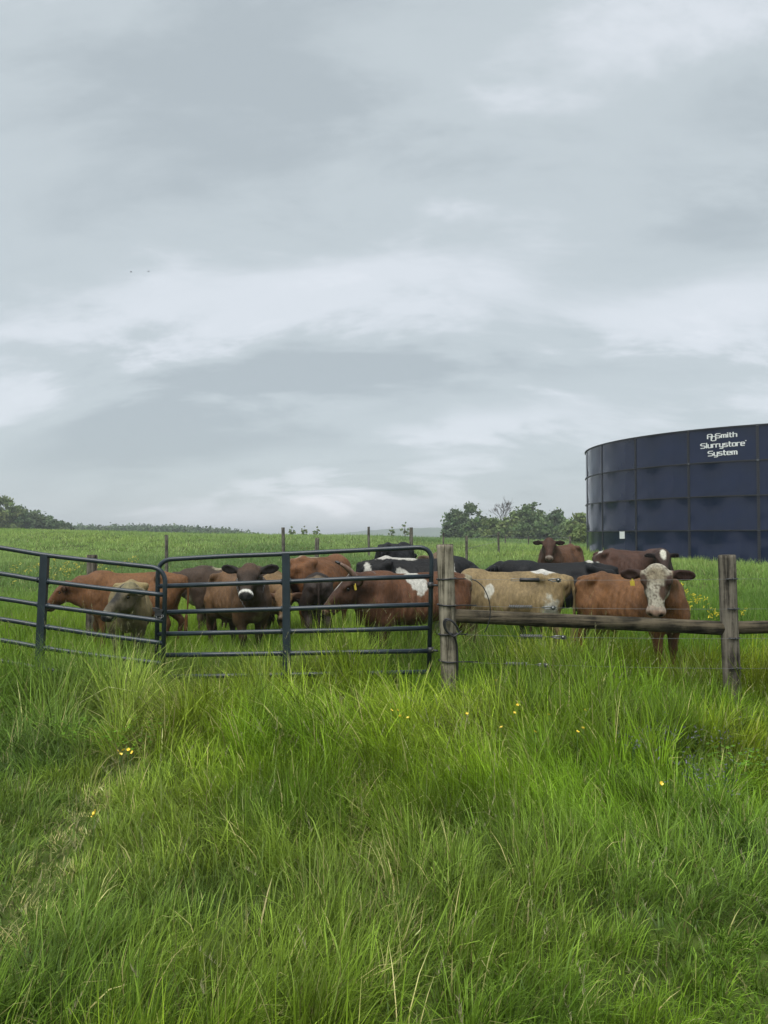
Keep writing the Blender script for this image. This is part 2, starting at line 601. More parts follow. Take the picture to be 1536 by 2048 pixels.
def build_tank():
    T = empty('slurry_tank', (TC.x, TC.y, T_TOP - RING * T_RINGS))
    tag(T, 'large round navy blue slurry tank with white lettering beyond the cows', 'tank')
    en = enamel_mat()
    dark = mat('tank_flange', (0.012, 0.013, 0.018), 0.5)
    bolt = mat('tank_bolt', (0.06, 0.065, 0.075), 0.5, metal=0.4)
    white = mat('tank_lettering', (0.74, 0.76, 0.75), 0.5, vary=0.12, scale=3)
    da = 2 * PI / N_PANEL
    gap = 0.004
    pm = arc_box(gap, da - gap, TR - 0.012, TR, 0.02, RING - 0.02).mesh('panel')
    pm.materials.append(en)
    sm = MB()
    # vertical lap strip with two rows of bolt heads
    w = 0.055 / TR
    s2 = arc_box(-w, w, TR + 0.0005, TR + 0.014, 0.03, RING - 0.03, 2)
    sm.add(s2.v, s2.f, False)
    strip = sm.mesh('seam_strip'); strip.materials.append(dark)
    bm_ = MB()
    for k in range(15):
        for s in (-0.55, 0.55):
            a = s * w
            z = 0.08 + k * (RING - 0.16) / 14
            c = Vector(((TR + 0.018) * math.cos(a), (TR + 0.018) * math.sin(a), z))
            bm_.box(c, (0.012, 0.02, 0.02))
    bolts = bm_.mesh('bolt_row'); bolts.materials.append(bolt)
    for ring in range(T_RINGS):
        for k in range(N_PANEL):
            a = SEAM0 + k * da
            o = obj('panel', pm, None, T)
            o.location = (0, 0, ring * RING); o.rotation_euler = (0, 0, a)
            mid = math.degrees(a) % 360
            if 150 < mid < 330:
                s = obj('seam_strip', strip, None, T)
                s.location = (0, 0, ring * RING); s.rotation_euler = (0, 0, a)
                b = obj('bolt_row', bolts, None, s); b['kind'] = 'stuff'
    for ring in range(1, T_RINGS + 1):
        z = ring * RING
        e = 0.055 if ring == T_RINGS else (0.045 if ring != 1 else 0.03)
        f = arc_box(0, 2 * PI, TR - 0.02, TR + e, z - 0.022, z + 0.022, 132)
        obj('stiffener_ring', f.mesh('stiffener_ring'), dark, T)
        f2 = MB()
        for k in range(N_PANEL):
            a = SEAM0 + k * da
            f2.box(((TR + e) * math.cos(a), (TR + e) * math.sin(a), z - 0.004), (0.03, 0.12, 0.035), Matrix.Rotation(a, 3, 'Z'))
        if ring < T_RINGS:
            o = obj('splice_plate', f2.mesh('splice_plate'), bolt, T); o['kind'] = 'stuff'
    floor = arc_box(0, 2 * PI, 0.0, TR - 0.05, -0.3, 0.1, 64)
    obj('base_slab', floor.mesh('base_slab'), mat('tank_concrete', (0.3, 0.3, 0.28), 0.9, vary=0.3), T)

    # lettering, measured along the wall
    def line(text_items, width, ac0, ac1, zbase, hgt, name, sw):
        def tw(x, y, out):
            a = ac0 + (ac1 - ac0) * x / width
            r = TR + out + 0.002
            return (r * math.cos(a), r * math.sin(a), zbase + hgt * y / 7.0)
        obj(name, letters_mesh(name, text_items, tw, sw), white, T)
    zb = T_TOP - RING * T_RINGS

    def zat(px_y, Y):
        return EYE + (HORIZON - px_y) / F * Y - zb
    aos, w1 = layout('AOSmith', 1.5)
    # the A, the dropped O and the S interlock
    items = [('A', 0, 0.0), ('O', 4.2, -4.0), ('S', 9.0, 0.0)]
    x = 9.0 + 5 + 1.5
    for ch in 'mith':
        items.append((ch, x, 0)); x += GLYPH[ch][0] + 1.5
    line(items, x - 1.5, R(-133.9), R(-127.1), zat(874.7, 31.35), 0.175, 'lettering', 1.1)
    it, w2 = layout('Slurrystore')
    it.append(('.', w2 + 1.2, 0.4))
    line(it, w2, R(-135.6), R(-125.4), zat(893, 31.3), 0.19, 'lettering', 1.1)
    it, w3 = layout('System')
    line(it, w3, R(-133.8), R(-127.1), zat(909.6, 31.3), 0.19, 'lettering', 1.1)
    # white notice plate
    a = R(-160.9)
    P = MB()
    r = TR + 0.02
    zc = zat(1070, 35.4)
    P.box((r * math.cos(a), r * math.sin(a), zc), (0.014, 0.36, 0.34), Matrix.Rotation(a, 3, 'Z'))
    P.build('notice_plate', mat('notice_white', (0.78, 0.8, 0.78), 0.5, vary=0.1, scale=20), T, world=False)


build_tank()


# ------------------------------------------------------------------ trees and shrubs
LEAF = foliage_mat('tree_leaf', 0.25, 0.6, 0.2)
BARK = mat('bark', (0.085, 0.07, 0.055), 0.9, spec=0.1, vary=0.4, scale=5, stretch=(1, 1, 0.3))


def leaf_cloud(centers, radii, n_each, size, base, seed, squash=0.75):
    """leaf-sized quads through clumps; returns verts, quads, colours"""
    g = np.random.default_rng(seed)
    V = []; C = []
    for c, r in zip(centers, radii):
        n = max(8, int(n_each * (r / np.mean(radii)) ** 2))
        d = g.normal(size=(n, 3)); d /= np.linalg.norm(d, axis=1)[:, None]
        rad = r * np.abs(g.normal(0, .62, n)) ** .8
        p = np.asarray(c) + d * rad[:, None] * np.array([1, 1, squash])
        a = g.normal(size=(n, 3)); a /= np.linalg.norm(a, axis=1)[:, None]
        b = np.cross(a, g.normal(size=(n, 3))); b /= np.linalg.norm(b, axis=1)[:, None] + 1e-9
        s = size * (0.6 + 0.8 * g.random(n))[:, None]
        q = np.stack([p - a * s, p + b * s * 0.55, p + a * s, p - b * s * 0.55], 1)
        V.append(q.reshape(-1, 3))
        tone = 0.8 + 0.4 * g.random()
        col = np.array(base) * tone * (0.75 + 0.5 * g.random((n, 1)))
        col = col * np.array([1 + 0.25 * (g.random() - 0.4), 1, 1])
        C.append(np.repeat(col, 4, 0))
    V = np.concatenate(V); C = np.concatenate(C)
    q = np.arange(len(V)).reshape(-1, 4)
    return V, q, C


def tree(name, label, px, top_py, D, half_px, base=(0.055, 0.10, 0.028), seed=0, n_clump=34, leaves=110, leaf=0.20,
         group='trees along the pasture edge', low=0.18, sink=0.0, cat='tree', leaf_k=1.0):
    g = np.random.default_rng(seed + 100)
    x = (px - 768) / F * D
    z0 = gz(x, D) - sink
    H = EYE + (HORIZON - top_py) / F * D - z0
    hw = half_px * (1.3 if cat == 'tree' else 1.0) / F * D
    T = tag(empty(name, (x, D, z0)), label, cat, group)
    zc0 = H * low
    cs = []; rs = []
    n_clump = n_clump * 2 if cat == 'tree' else n_clump
    for k in range(n_clump):
        for _ in range(20):
            p = g.uniform(-1, 1, 3)
            zt = (p[2] + 1) / 2
            env = math.sin(PI * min(1, 0.18 + 0.82 * zt) ** 0.8) ** 0.55
            if math.hypot(p[0], p[1]) < env:
                break
        r = (0.13 + 0.15 * g.random()) * hw
        cs.append((p[0] * (hw - r * .6), p[1] * (hw - r * .6), zc0 + zt * (H - zc0 - r * 0.6)))
        rs.append(r)
    cs[0] = (0.1 * hw, 0, H - rs[0] * .7)
    V, q, C = leaf_cloud(cs, rs, leaves * .85 if cat == 'tree' else leaves, leaf * leaf_k * 1.4, base, seed)
    obj('crown', np_mesh('crown', V, quads=q, col=C, smooth=False), LEAF, T)
    m = MB()
    lean = g.normal(0, 0.03, 2) * H
    top = Vector((lean[0], lean[1], H * 0.72))
    m.tube([(0, 0, -0.4), (lean[0] * .3, lean[1] * .3, H * .25), (lean[0] * .6, lean[1] * .6, H * .5), top],
           [H * .022, H * .018, H * .013, H * .005], 8)
    for k in range(0, n_clump, 2):
        c = Vector(cs[k]); s = 0.2 + 0.5 * g.random()
        st = Vector((lean[0] * s, lean[1] * s, H * .72 * s))
        if c.z < st.z: st.z = max(c.z * .6, 0.1)
        m.tube([st, st.lerp(c, .5) + Vector((0, 0, -.05 * H * .3)), c], [H * .009, H * .006, H * .002], 5)
    m.build('trunk', BARK, T, world=False)
    return T


def bare_tree(label, px, top_py, D, half_px, seed):
    g = np.random.default_rng(seed)
    x = (px - 768) / F * D
    z0 = gz(x, D)
    H = EYE + (HORIZON - top_py) / F * D - z0
    hw = half_px / F * D
    T = tag(empty('bare_tree', (x, D, z0)), label, 'tree', 'trees along the pasture edge')
    m = MB()
    m.tube([(0, 0, -.3), (0.05, 0, H * .3), (0, 0, H * .5)], [.16, .13, .1], 7)
    m.build('trunk', BARK, T, world=False)
    m = MB()

    def grow(p, d, ln, r, lv):
        e = p + d * ln
        m.tube([p, p.lerp(e, .5) + Vector(g.normal(0, .04, 3)) * ln, e], [r, r * .8, r * .55], 4, caps=False)
        if lv == 0: return
        for _ in range(3 if lv > 1 else 4):
            nd = (d + Vector(g.normal(0, .38, 3)) * .8).normalized()
            nd.z = abs(nd.z) * .9 + .12
            grow(p.lerp(e, .55 + .45 * g.random()), nd.normalized(), ln * (.55 + .25 * g.random()), max(r * .55, .018), lv - 1)
    for k in range(7):
        a = 2 * PI * k / 7 + g.random()
        d = Vector((math.cos(a) * hw / H * 1.1, math.sin(a) * hw / H * 1.1, 1)).normalized()
        grow(Vector((0, 0, H * (.3 + .18 * g.random()))), d, H * .26, .055, 3)
    m.build('branches', BARK, T, world=False)


G1 = (0.115, 0.175, 0.062); G2 = (0.16, 0.22, 0.07); G3 = (0.10, 0.155, 0.066)
tree('broadleaf_tree', 'tall dark green tree at the open end of the tree clump', 932, 1004, 140, 40, G3, 1, 46, 120, low=.06)
tree('broadleaf_tree', 'rounded dark bush at the foot of the tall end tree', 912, 1030, 138, 26, G3, 12, 26, 100, low=.02)
tree('broadleaf_tree', 'low yellow-green tree in front of the bare tree', 985, 1034, 136, 34, G2, 2, 34, 110, low=.04)
for i, (px, py, hp, lab) in enumerate([(950, 1038, 26, 'low bush filling the gap beside the tall end tree'), (1042, 1038, 28, 'low bush in front of the highest crown'),
                                       (1090, 1036, 26, 'low bush between the highest crown and the dark round tree'), (1136, 1042, 26, 'low bush beside the yellow-green tree')]):
    tree('field_bush', lab, px, py, 135, hp, G1, 90 + i, 26, 110, low=.0)
bare_tree('leafless grey tree sticking up out of the green tree clump', 1007, 998, 141, 27, 5)
tree('broadleaf_tree', 'small light green tree between bare tree and highest crown', 1022, 1024, 137, 28, G2, 3, 30, 110, low=.04)
tree('broadleaf_tree', 'highest broad crown in the middle of the tree clump', 1062, 1004, 140, 42, G1, 4, 48, 120, low=.05)
tree('broadleaf_tree', 'dark round tree on the tank side of the highest crown', 1112, 1018, 139, 32, G3, 6, 38, 120, low=.05)
tree('broadleaf_tree', 'yellow-green tree touching the blue tank edge', 1160, 1026, 120, 30, G2, 7, 40, 120, low=.02)
tree('broadleaf_tree', 'low bush at the foot of the tank', 1166, 1048, 84, 22, G2, 8, 26, 110, low=.02, leaf_k=.7)
tree('broadleaf_tree', 'tallest tree of the dark wood at the picture edge', 4, 990, 150, 34, G2, 21, 44, 120, low=.1)
for i, (px, py, hp, lab) in enumerate([(-46, 996, 40, 'broad dark tree at the outer end of the left wood'),
                                       (34, 1010, 34, 'second tree of the dark wood, stepping down'),
                                       (66, 1020, 30, 'third tree of the dark wood, rounded top'),
                                       (96, 1030, 26, 'fourth tree of the dark wood, lower crown'),
                                       (120, 1041, 22, 'lowest tree at the tapering end of the dark wood')]):
    tree('broadleaf_tree', lab, px, py, 150 + 3 * i, hp, G3, 30 + i, 36, 130, low=.04, group='trees of the dark wood')
# little shrubs breaking the field's skyline
for i, (px, py, hp, D, lab) in enumerate([
        (583, 1053, 9, 78, 'small shrub just past the tall skyline fence post'),
        (608, 1052, 9, 80, 'sparse shrub between two others on the field skyline'),
        (634, 1053, 9, 79, 'round shrub above the dark fence post on the skyline'),
        (783, 1054, 10, 76, 'low leafy shrub between two skyline fence posts'),
        (810, 1044, 13, 74, 'tallest open shrub on the skyline in front of the ridge')]):
    tree('field_shrub', lab, px, py, D, hp, (0.22, 0.28, 0.14), 60 + i, 14, 34, .06, 'shrubs on the field skyline', low=.05, sink=.0, cat='shrub')


def treeline():
    g = np.random.default_rng(77)
    cs = []; rs = []
    for k in range(330):
        px = g.uniform(100, 520)
        D = g.uniform(260, 300)
        top = np.interp(px, [100, 140, 330, 400, 470, 520], [1049, 1050, 1049.5, 1053, 1058, 1066]) + abs(g.normal(0, 2.0))
        p = at(px, top, D)
        r = g.uniform(1.2, 2.4)
        for dz in (0.7, 2.4, 4.4):
            cs.append((p.x, p.y, p.z - r * dz)); rs.append(r)
    V, q, C = leaf_cloud(cs, rs, 36, .55, (0.10, 0.15, 0.075), 78)
    o = obj('treeline', np_mesh('treeline', V, quads=q, col=C, smooth=False), LEAF)
    tag(o, 'far dark treeline along the top of the field', 'trees', kind='stuff')


treeline()

# ------------------------------------------------------------------ fence posts
WOOD = None


def wood_mat(name, light, dark_, rough=0.85, axis=2, topdark=True):
    m = bpy.data.materials.new(name)
    m.use_nodes = True
    t = m.node_tree
    b = t.nodes['Principled BSDF']
    b.inputs['Roughness'].default_value = rough
    b.inputs['Specular IOR Level'].default_value = 0.2
    tc = N(t, 'ShaderNodeTexCoord')
    inf = N(t, 'ShaderNodeObjectInfo')
    add = N(t, 'ShaderNodeVectorMath', operation='ADD')
    L(t, tc.outputs['Object'], add.inputs[0])
    L(t, inf.outputs['Random'], add.inputs[1])
    st = [26, 26, 26]; st[axis] = 1.5
    mp = N(t, 'ShaderNodeMapping'); mp.inputs['Scale'].default_value = st
    L(t, add.outputs[0], mp.inputs[0])
    n1 = N(t, 'ShaderNodeTexNoise', i_Scale=1.0, i_Detail=8.0, i_Roughness=0.7, i_Distortion=0.35)
    L(t, mp.outputs[0], n1.inputs['Vector'])
    n2 = N(t, 'ShaderNodeTexNoise', i_Scale=4.5, i_Detail=5.0, i_Roughness=0.65)
    L(t, add.outputs[0], n2.inputs['Vector'])
    s = math_node(t, 'ADD', math_node(t, 'MULTIPLY', n1.outputs[0], 0.62), math_node(t, 'MULTIPLY', n2.outputs[0], 0.38))
    cr = N(t, 'ShaderNodeValToRGB')
    e = cr.color_ramp.elements
    e[0].position = 0.39; e[0].color = (*[c * 0.3 for c in dark_], 1)
    e[1].position = 0.62; e[1].color = (*light, 1)
    k = e.new(0.46); k.color = (*dark_, 1)
    k = e.new(0.53); k.color = (*[(a * .6 + c * .4) for a, c in zip(light, dark_)], 1)
    L(t, s, cr.inputs[0])
    L(t, cr.outputs[0], b.inputs['Base Color'])
    bp = N(t, 'ShaderNodeBump', i_Strength=1.0, i_Distance=0.02)
    L(t, n1.outputs[0], bp.inputs['Height'])
    L(t, bp.outputs[0], b.inputs['Normal'])
    return m


WOOD_NEAR = wood_mat('weathered_post', lin(160, 152, 134), lin(98, 92, 78))
WOOD_GREY = wood_mat('grey_post', lin(126, 119, 106), lin(73, 68, 60))
WOOD_FAR = wood_mat('far_post', lin(124, 120, 108), lin(72, 68, 62))
WOOD_RAIL = wood_mat('mossy_rail', lin(98, 89, 72), lin(49, 45, 35), axis=0)
ENDGRAIN = mat('post_end_grain', lin(92, 88, 78), 0.95, spec=0.1, color2=lin(44, 42, 38), scale=60)
BLACKPLASTIC = mat('black_plastic', (0.012, 0.012, 0.013), 0.45)
STEEL = mat('galvanised', (0.22, 0.225, 0.225), 0.42, metal=0.85, vary=0.3, scale=40)
WIREM = mat('wire_steel', (0.20, 0.205, 0.20), 0.5, metal=0.7)


def log_mesh(name, p0, p1, r0, r1, seed, seg=24, rings=26, axis='z', bumps=0.05):
    """slightly irregular round timber between two local points, chamfered ends"""
    g = np.random.default_rng(seed)
    p0 = Vector(p0); p1 = Vector(p1)
    d = (p1 - p0).normalized()
    n = Vector((1, 0, 0)) if abs(d.x) < .8 else Vector((0, 0, 1))
    n = (n - d * n.dot(d)).normalized(); b = d.cross(n)
    ph = g.random(6) * 6.28
    split = [(g.random() * 2 * PI, g.uniform(.02, .06), g.random(), g.uniform(.15, .4)) for _ in range(7)]
    vs = []; fs = []
    ts = [0, .004] + list(np.linspace(.02, .98, rings)) + [.996, 1]
    for i, t in enumerate(ts):
        c = p0.lerp(p1, t)
        c = c + (n * math.sin(t * 4 + ph[0]) + b * math.sin(t * 3.3 + ph[1])) * r0 * .05
        r = r0 + (r1 - r0) * t
        if t in (0, 1): r *= .93
        for k in range(seg):
            a = 2 * PI * k / seg
            q = 1 + bumps * (.5 * math.sin(2 * a + ph[2] + t) + .35 * math.sin(3 * a + ph[3] - 2 * t) + .25 * math.sin(5 * a + 4 * t + ph[4]))
            for sa, sd, st, sl in split:
                da_ = abs((a - sa + PI) % (2 * PI) - PI)
                if da_ < .16 and abs(t - st) < sl: q -= sd * (1 - da_ / .16)
            vs.append(c + (n * math.cos(a) + b * math.sin(a)) * r * q)
    m = len(ts)
    for i in range(m - 1):
        for k in range(seg):
            k2 = (k + 1) % seg
            fs.append((i * seg + k, i * seg + k2, (i + 1) * seg + k2, (i + 1) * seg + k))
    mb = MB(); mb.add(vs, fs)
    mb.add([vs[k] for k in range(seg)], [tuple(range(seg))[::-1]], False)
    mb.add([vs[(m - 1) * seg + k] for k in range(seg)], [tuple(range(seg))], False)
    return mb.mesh(name)


def ring_pts(c, r, n=28, tilt=0.0, a0=0, a1=2 * PI):
    return [Vector((c[0] + r * math.cos(a0 + (a1 - a0) * i / n), c[1] + r * math.sin(a0 + (a1 - a0) * i / n), c[2] + tilt * math.cos(a0 + (a1 - a0) * i / n))) for i in range(n + 1)]


FENCE_Y = 8.0
POST_R = 0.089


def post(label, top_px, bot_px, Y, r, m, seed, group, name='fence_post', end=True):
    a = at(top_px[0], top_px[1], Y); b = at(bot_px[0], bot_px[1], Y)
    k = (gz(a.x, Y) - .25 - a.z) / (b.z - a.z)
    b = a.lerp(b, k)
    P = tag(empty(name, b), label, 'post', group)
    o = obj('timber', log_mesh('timber', (0, 0, 0), a - b, r, r * .985, seed), m, P)
    if end:
        e = MB()
        n = (a - b).normalized()
        e.tube([a - b - n * .004, a - b + n * .003], r * .915, 24)
        e.build('end_grain', ENDGRAIN, P, world=False)
    return P, b, a


def on_post(b, a, z):
    return b.lerp(a, (z - b.z) / (a.z - b.z))


P1, p1b, p1a = post('thick pale weathered gate post with black tubing around it', (890.5, 1089), (899, 1390), FENCE_Y, POST_R, WOOD_NEAR, 3, 'near fence posts')
P2, p2b, p2a = post('grey weathered fence post carrying both log rails', (1453.5, 1110), (1465, 1372), FENCE_Y, .086, WOOD_GREY, 8, 'near fence posts')
wire_y1 = [1157.5, 1210, 1267.5, 1322]
wire_y2 = [1158, 1218, 1277, 1337]
z1 = [at(890, y, FENCE_Y).z for y in wire_y1]
z2 = [at(1455, y, FENCE_Y - .09).z for y in wire_y2]
for i, z in enumerate(z1):
    c = on_post(p1b, p1a, z)
    m = MB()
    m.tube(ring_pts(c, POST_R + .008, 30, tilt=.006 * (-1) ** i), .0085, 7, caps=False)
    # tube tails that run on to the wire
    m.tube([c + Vector((.02, -POST_R - .006, 0)), c + Vector((.09, -POST_R + .01, .003)), c + Vector((.2 + .1 * (i % 2), -.05, .002))], .006, 7)
    m.build('insulator_tube', BLACKPLASTIC, P1)
# loop of spare tubing and the lead running down the post
lp = [at(x, y, FENCE_Y - .125) for x, y in [(918, 1264), (914, 1254), (905, 1243), (894, 1238), (888, 1243), (889, 1254), (896, 1265), (906, 1270), (914, 1290), (916, 1325), (915, 1360), (911, 1396)]]
for i in range(8, 12): lp[i].y += .05
lp[-1].z = gz(lp[-1].x, lp[-1].y) - .1


def smooth_path(pts, k=6):
    pts = [Vector(p) for p in pts]
    out = []
    for i in range(len(pts) - 1):
        p0 = pts[max(i - 1, 0)]; p1 = pts[i]; p2 = pts[i + 1]; p3 = pts[min(i + 2, len(pts) - 1)]
        for j in range(k):
            t = j / k
            out.append(.5 * ((2 * p1) + (p2 - p0) * t + (2 * p0 - 5 * p1 + 4 * p2 - p3) * t * t + (3 * p1 - p0 - 3 * p2 + p3) * t ** 3))
    out.append(pts[-1])
    return out


m = MB(); m.tube(smooth_path(lp), .0115, 8)
m.build('cable_loop', BLACKPLASTIC, P1)
m = MB(); m.tube(smooth_path([p + Vector((.012, -.015, -.01)) for p in lp[1:8]] + [at(924, 1262, FENCE_Y - .12)]), .0075, 8)
m.build('cable_loop', BLACKPLASTIC, P1)
for i, z in enumerate(z2):
    c = on_post(p2b, p2a, z)
    m = MB()
    m.tube([c + Vector((-.055, -.083, 0)), c + Vector((0, -.098, -.002)), c + Vector((.065, -.08, .002))], .009, 7)
    m.build('insulator_tube', BLACKPLASTIC, P2)
    m = MB()
    m.tube(rounded([c + Vector((.012, -.085, .016)), c + Vector((.012, -.112, .014)), c + Vector((.012, -.112, -.014)), c + Vector((.012, -.085, -.016))], .008, 3), .0025, 6)
    m.build('staple', STEEL, P2)


# log rails
def rail(label, a, b, r, seed):
    a = Vector(a); b = Vector(b)
    e = tag(empty('log_rail', a), label, 'rail', 'log rails of the near fence')
    d = b - a
    e.rotation_euler = (0, 0, math.atan2(d.y, d.x))
    lx = math.hypot(d.x, d.y)
    o = obj('timber', log_mesh('timber', (0, 0, 0), (lx, 0, d.z), r[0], r[1], seed, 20, 40, bumps=.06), WOOD_RAIL, e)
    return e


rail('long mossy log rail between the two near fence posts', at(903, 1230.5, FENCE_Y + .03), at(1457, 1257.5, FENCE_Y + .03), (.073, .074), 21)
rail('short log rail running out past the grey fence post', at(1462, 1256, FENCE_Y + .02), at(1462, 1256, FENCE_Y + .02) + Vector((2.7, .05, .07)), (.066, .06), 22)

# ------------------------------------------------------------------ high tensile wires with springs and strainers
spring_px = [(1022, 1080, 1095, 1122), (1015, 1066, 1082, 1112), (1037, 1086, 1100, 1132), (1008, 1056, 1070, 1098)]
wl = ['top fence wire with a black covered spring and ratchet', 'second fence wire just above the log rail with coil spring',
      'third fence wire below the log rail with short coil spring', 'lowest fence wire running through the tall grass']
for i in range(4):
    c1 = on_post(p1b, p1a, z1[i]) + Vector((.07, -.055, 0))
    c2 = on_post(p2b, p2a, z2[i]) + Vector((0, -.098, 0))
    W = tag(empty('fence_wire', c1), wl[i], 'wire', 'wires of the near fence')
    s0, s1, r0, r1 = spring_px[i]

    def P(px):
        x0 = c1.x; x1 = c2.x
        X = (px - 768) / F * (FENCE_Y - .06)
        t = (X - x0) / (x1 - x0)
        p = c1.lerp(c2, t)
        p.z -= .012 * 4 * t * (1 - t)
        return p
    pts1 = [c1] + [P(p) for p in np.linspace(925, s0, 5)]
    pts2 = [P(s1), P(r0)]
    pts3 = [P(p) for p in np.linspace(r1, 1448, 8)] + [c2, c2 + Vector((2.2, .04, .01))]
    m = MB()
    for pp in (pts1, pts2, pts3): m.tube(pp, .0016, 5)
    m.build('strand', WIREM, W)
    a, b = P(s0), P(s1)
    m = MB()
    if i == 0:
        m.tube([a.lerp(b, .28), a.lerp(b, .3), a.lerp(b, .95), a.lerp(b, .97)], [.012, .021, .021, .012], 12)
        sp = m.build('tension_spring', BLACKPLASTIC, W)
        m = MB()
        m.tube(rounded([a.lerp(b, .97), a + Vector((0, 0, .012)), a + Vector((0, 0, -.012)), a.lerp(b, .97)], .01, 3), .003, 6)
        m.build('pull_rod', STEEL, sp)
    else:
        m.tube(helix(a.lerp(b, .06), a.lerp(b, .94), .019, 13, 9), .0045, 5)
        m.tube([a, a.lerp(b, .5), b], .004, 6)
        m.build('tension_spring', STEEL, W)
    a, b = P(r0), P(r1)
    rt = MB()
    d = (b - a)
    for sy in (-.014, .014):
        rt.tube([a + Vector((0, sy * .2, 0)), a.lerp(b, .35) + Vector((0, sy, .012)), a.lerp(b, .95) + Vector((0, sy, .008))], .006, 6)
        rt.tube([a + Vector((0, sy * .2, 0)), a.lerp(b, .35) + Vector((0, sy, -.012)), a.lerp(b, .95) + Vector((0, sy, -.01))], .005, 6)
    c = a.lerp(b, .72)
    rt.tube([c + Vector((0, -.03, 0)), c + Vector((0, .03, 0))], .016, 10)
    w = MB()
    for k in range(10):
        t = 2 * PI * k / 10
        w.box(c + Vector((.02 * math.cos(t), -.024, .02 * math.sin(t))), (.01, .006, .01), Matrix.Rotation(-t, 3, 'Y'))
    s = rt.build('ratchet_strainer', STEEL if i != 1 else WIREM, W)
    w.tube([c + Vector((0, -.027, 0)), c + Vector((0, -.021, 0))], .02, 12)
    w.build('ratchet_wheel', STEEL, s)
# loose arc of black cable beyond the wires
m = MB()
m.tube(smooth_path([at(x, y, FENCE_Y - .1) for x, y in [(944, 1159), (954, 1163), (966, 1174), (975, 1192), (980, 1212), (980, 1232), (976, 1250), (969, 1265)]]), .0055, 7)
tag(m.build('loose_cable', BLACKPLASTIC), 'thin black cable bowing in an arc between two fence wires', 'cable')

# ------------------------------------------------------------------ gates
PAINT = mat('gate_paint', lin(38, 50, 58), 0.33, spec=0.5, color2=lin(27, 36, 43), scale=5.0, bump=0.08, bscale=60)
DARKSTEEL = mat('latch_steel', (0.05, 0.052, 0.055), 0.5, metal=0.5)
TUBE = 0.0245


def gate_member(parent, name, pts, r=TUBE, seg=12):
    m = MB(); m.tube(pts, r, seg)
    return m.build(name, PAINT, parent)


def flange(parent, c, r=TUBE * 1.35, half=.006, axis=(1, 0, 0)):
    m = MB(); a = Vector(axis)
    m.tube([c - a * half, c + a * half], r, 12)
    return m.build('collar', PAINT, parent)


GY = 8.28


def interp_line(tab, x):
    xs = [t[0] for t in tab]; ys = [t[1] for t in tab]
    if x < xs[0]:
        return ys[0] + (ys[1] - ys[0]) / (xs[1] - xs[0]) * (x - xs[0])
    if x > xs[-1]:
        return ys[-1] + (ys[-1] - ys[-2]) / (xs[-1] - xs[-2]) * (x - xs[-1])
    return float(np.interp(x, xs, ys))


# right hand leaf
RG = tag(empty('tube_gate', at(590, 1370, GY)), 'straight blue-grey tube gate leaf hung beside the pale post', 'gate', 'pasture gate leaves')
Rr = [[(335, 1116.5), (560, 1108.5), (690, 1102), (832, 1095.5)],
      [(320, 1172.5), (560, 1164), (690, 1158), (855, 1153)],
      [(320, 1225), (560, 1218), (690, 1213.6), (855, 1209.7)],
      [(320, 1268), (560, 1263), (690, 1260.5), (855, 1256)],
      [(318, 1310.5), (560, 1307), (690, 1304.5), (855, 1302)],
      [(318, 1354), (560, 1350), (690, 1347), (855, 1344)]]


def rg(x, y):
    return at(x, y, GY - .10 * (x - 315) / 545)


top = [rg(x, interp_line(Rr[0], x)) for x in (335, 450, 560, 690, 832)]
frame = rounded([rg(313, 1354), rg(316, 1120)] + top[1:-1] + [rg(864, 1093.5), rg(858, 1345)], .16, 8)
gate_member(RG, 'frame', frame)
for tab in Rr[1:]:
    o = gate_member(RG, 'rail', [rg(x, interp_line(tab, x)) for x in (316, 440, 572, 700, 861)])
    for x in (563, 581):
        flange(o, rg(x, interp_line(tab, x)))


def stile(parent, pt, pb, w=.080, d=.030):
    m = MB()
    dv = (pt - pb)
    x = Vector((1, 0, 0)); z = dv.normalized(); y = z.cross(x).normalized(); x = y.cross(z)
    rot = Matrix((x, y, z)).transposed()
    m.box((pt + pb) / 2, (w, d + .03, dv.length), rot)
    return m.build('upright', PAINT, parent)


stile(RG, rg(572, 1106), rg(574, 1356))
for y in (1170, 1300):
    c = rg(861, y)
    m = MB(); m.tube([c + Vector((-.0, -.0, -.03)), c + Vector((0, 0, .03))], .033, 12)
    m.tube([c, c + Vector((.07, -.06, 0))], .012, 8)
    m.build('hinge', DARKSTEEL, RG)

# left hand leaf, sagging towards the latch
LG = tag(empty('tube_gate', at(60, 1370, 8.15)), 'sagging bent blue-grey tube gate leaf running out of the picture', 'gate', 'pasture gate leaves')
Lr = [[(-236, 1073), (-110, 1082), (0, 1095), (90, 1110.5), (200, 1123), (300, 1133.5)],
      [(-236, 1126), (-110, 1134), (0, 1147), (95, 1163), (200, 1176), (325, 1189.5)],
      [(-236, 1177), (-110, 1185), (0, 1197), (95, 1212), (200, 1226), (325, 1242)],
      [(-236, 1218), (-110, 1226), (0, 1238), (95, 1254), (200, 1270), (325, 1286)],
      [(-236, 1260), (-110, 1268), (0, 1280), (95, 1297), (200, 1312), (325, 1327)],
      [(-236, 1302), (-110, 1310), (0, 1322), (95, 1339), (200, 1355), (325, 1370)]]


def lg(x, y):
    return at(x, y, 8.17 - .1 * (x - 330) / 560)


top = [lg(x, interp_line(Lr[0], x)) for x in (300, 200, 90, 0, -110)]
frame = rounded([lg(325, 1371), lg(331, 1137)] + top[1:] + [lg(-240, 1072), lg(-236, 1304)], .16, 8)
gate_member(LG, 'frame', frame)
for tab in Lr[1:]:
    o = gate_member(LG, 'rail', smooth_path([lg(x, interp_line(tab, x)) for x in (-236, -110, 0, 86, 140, 200, 260, 328)], 3))
    for x in (76, 97):
        flange(o, lg(x, interp_line(tab, x)))
stile(LG, lg(90, 1109), lg(78, 1346))
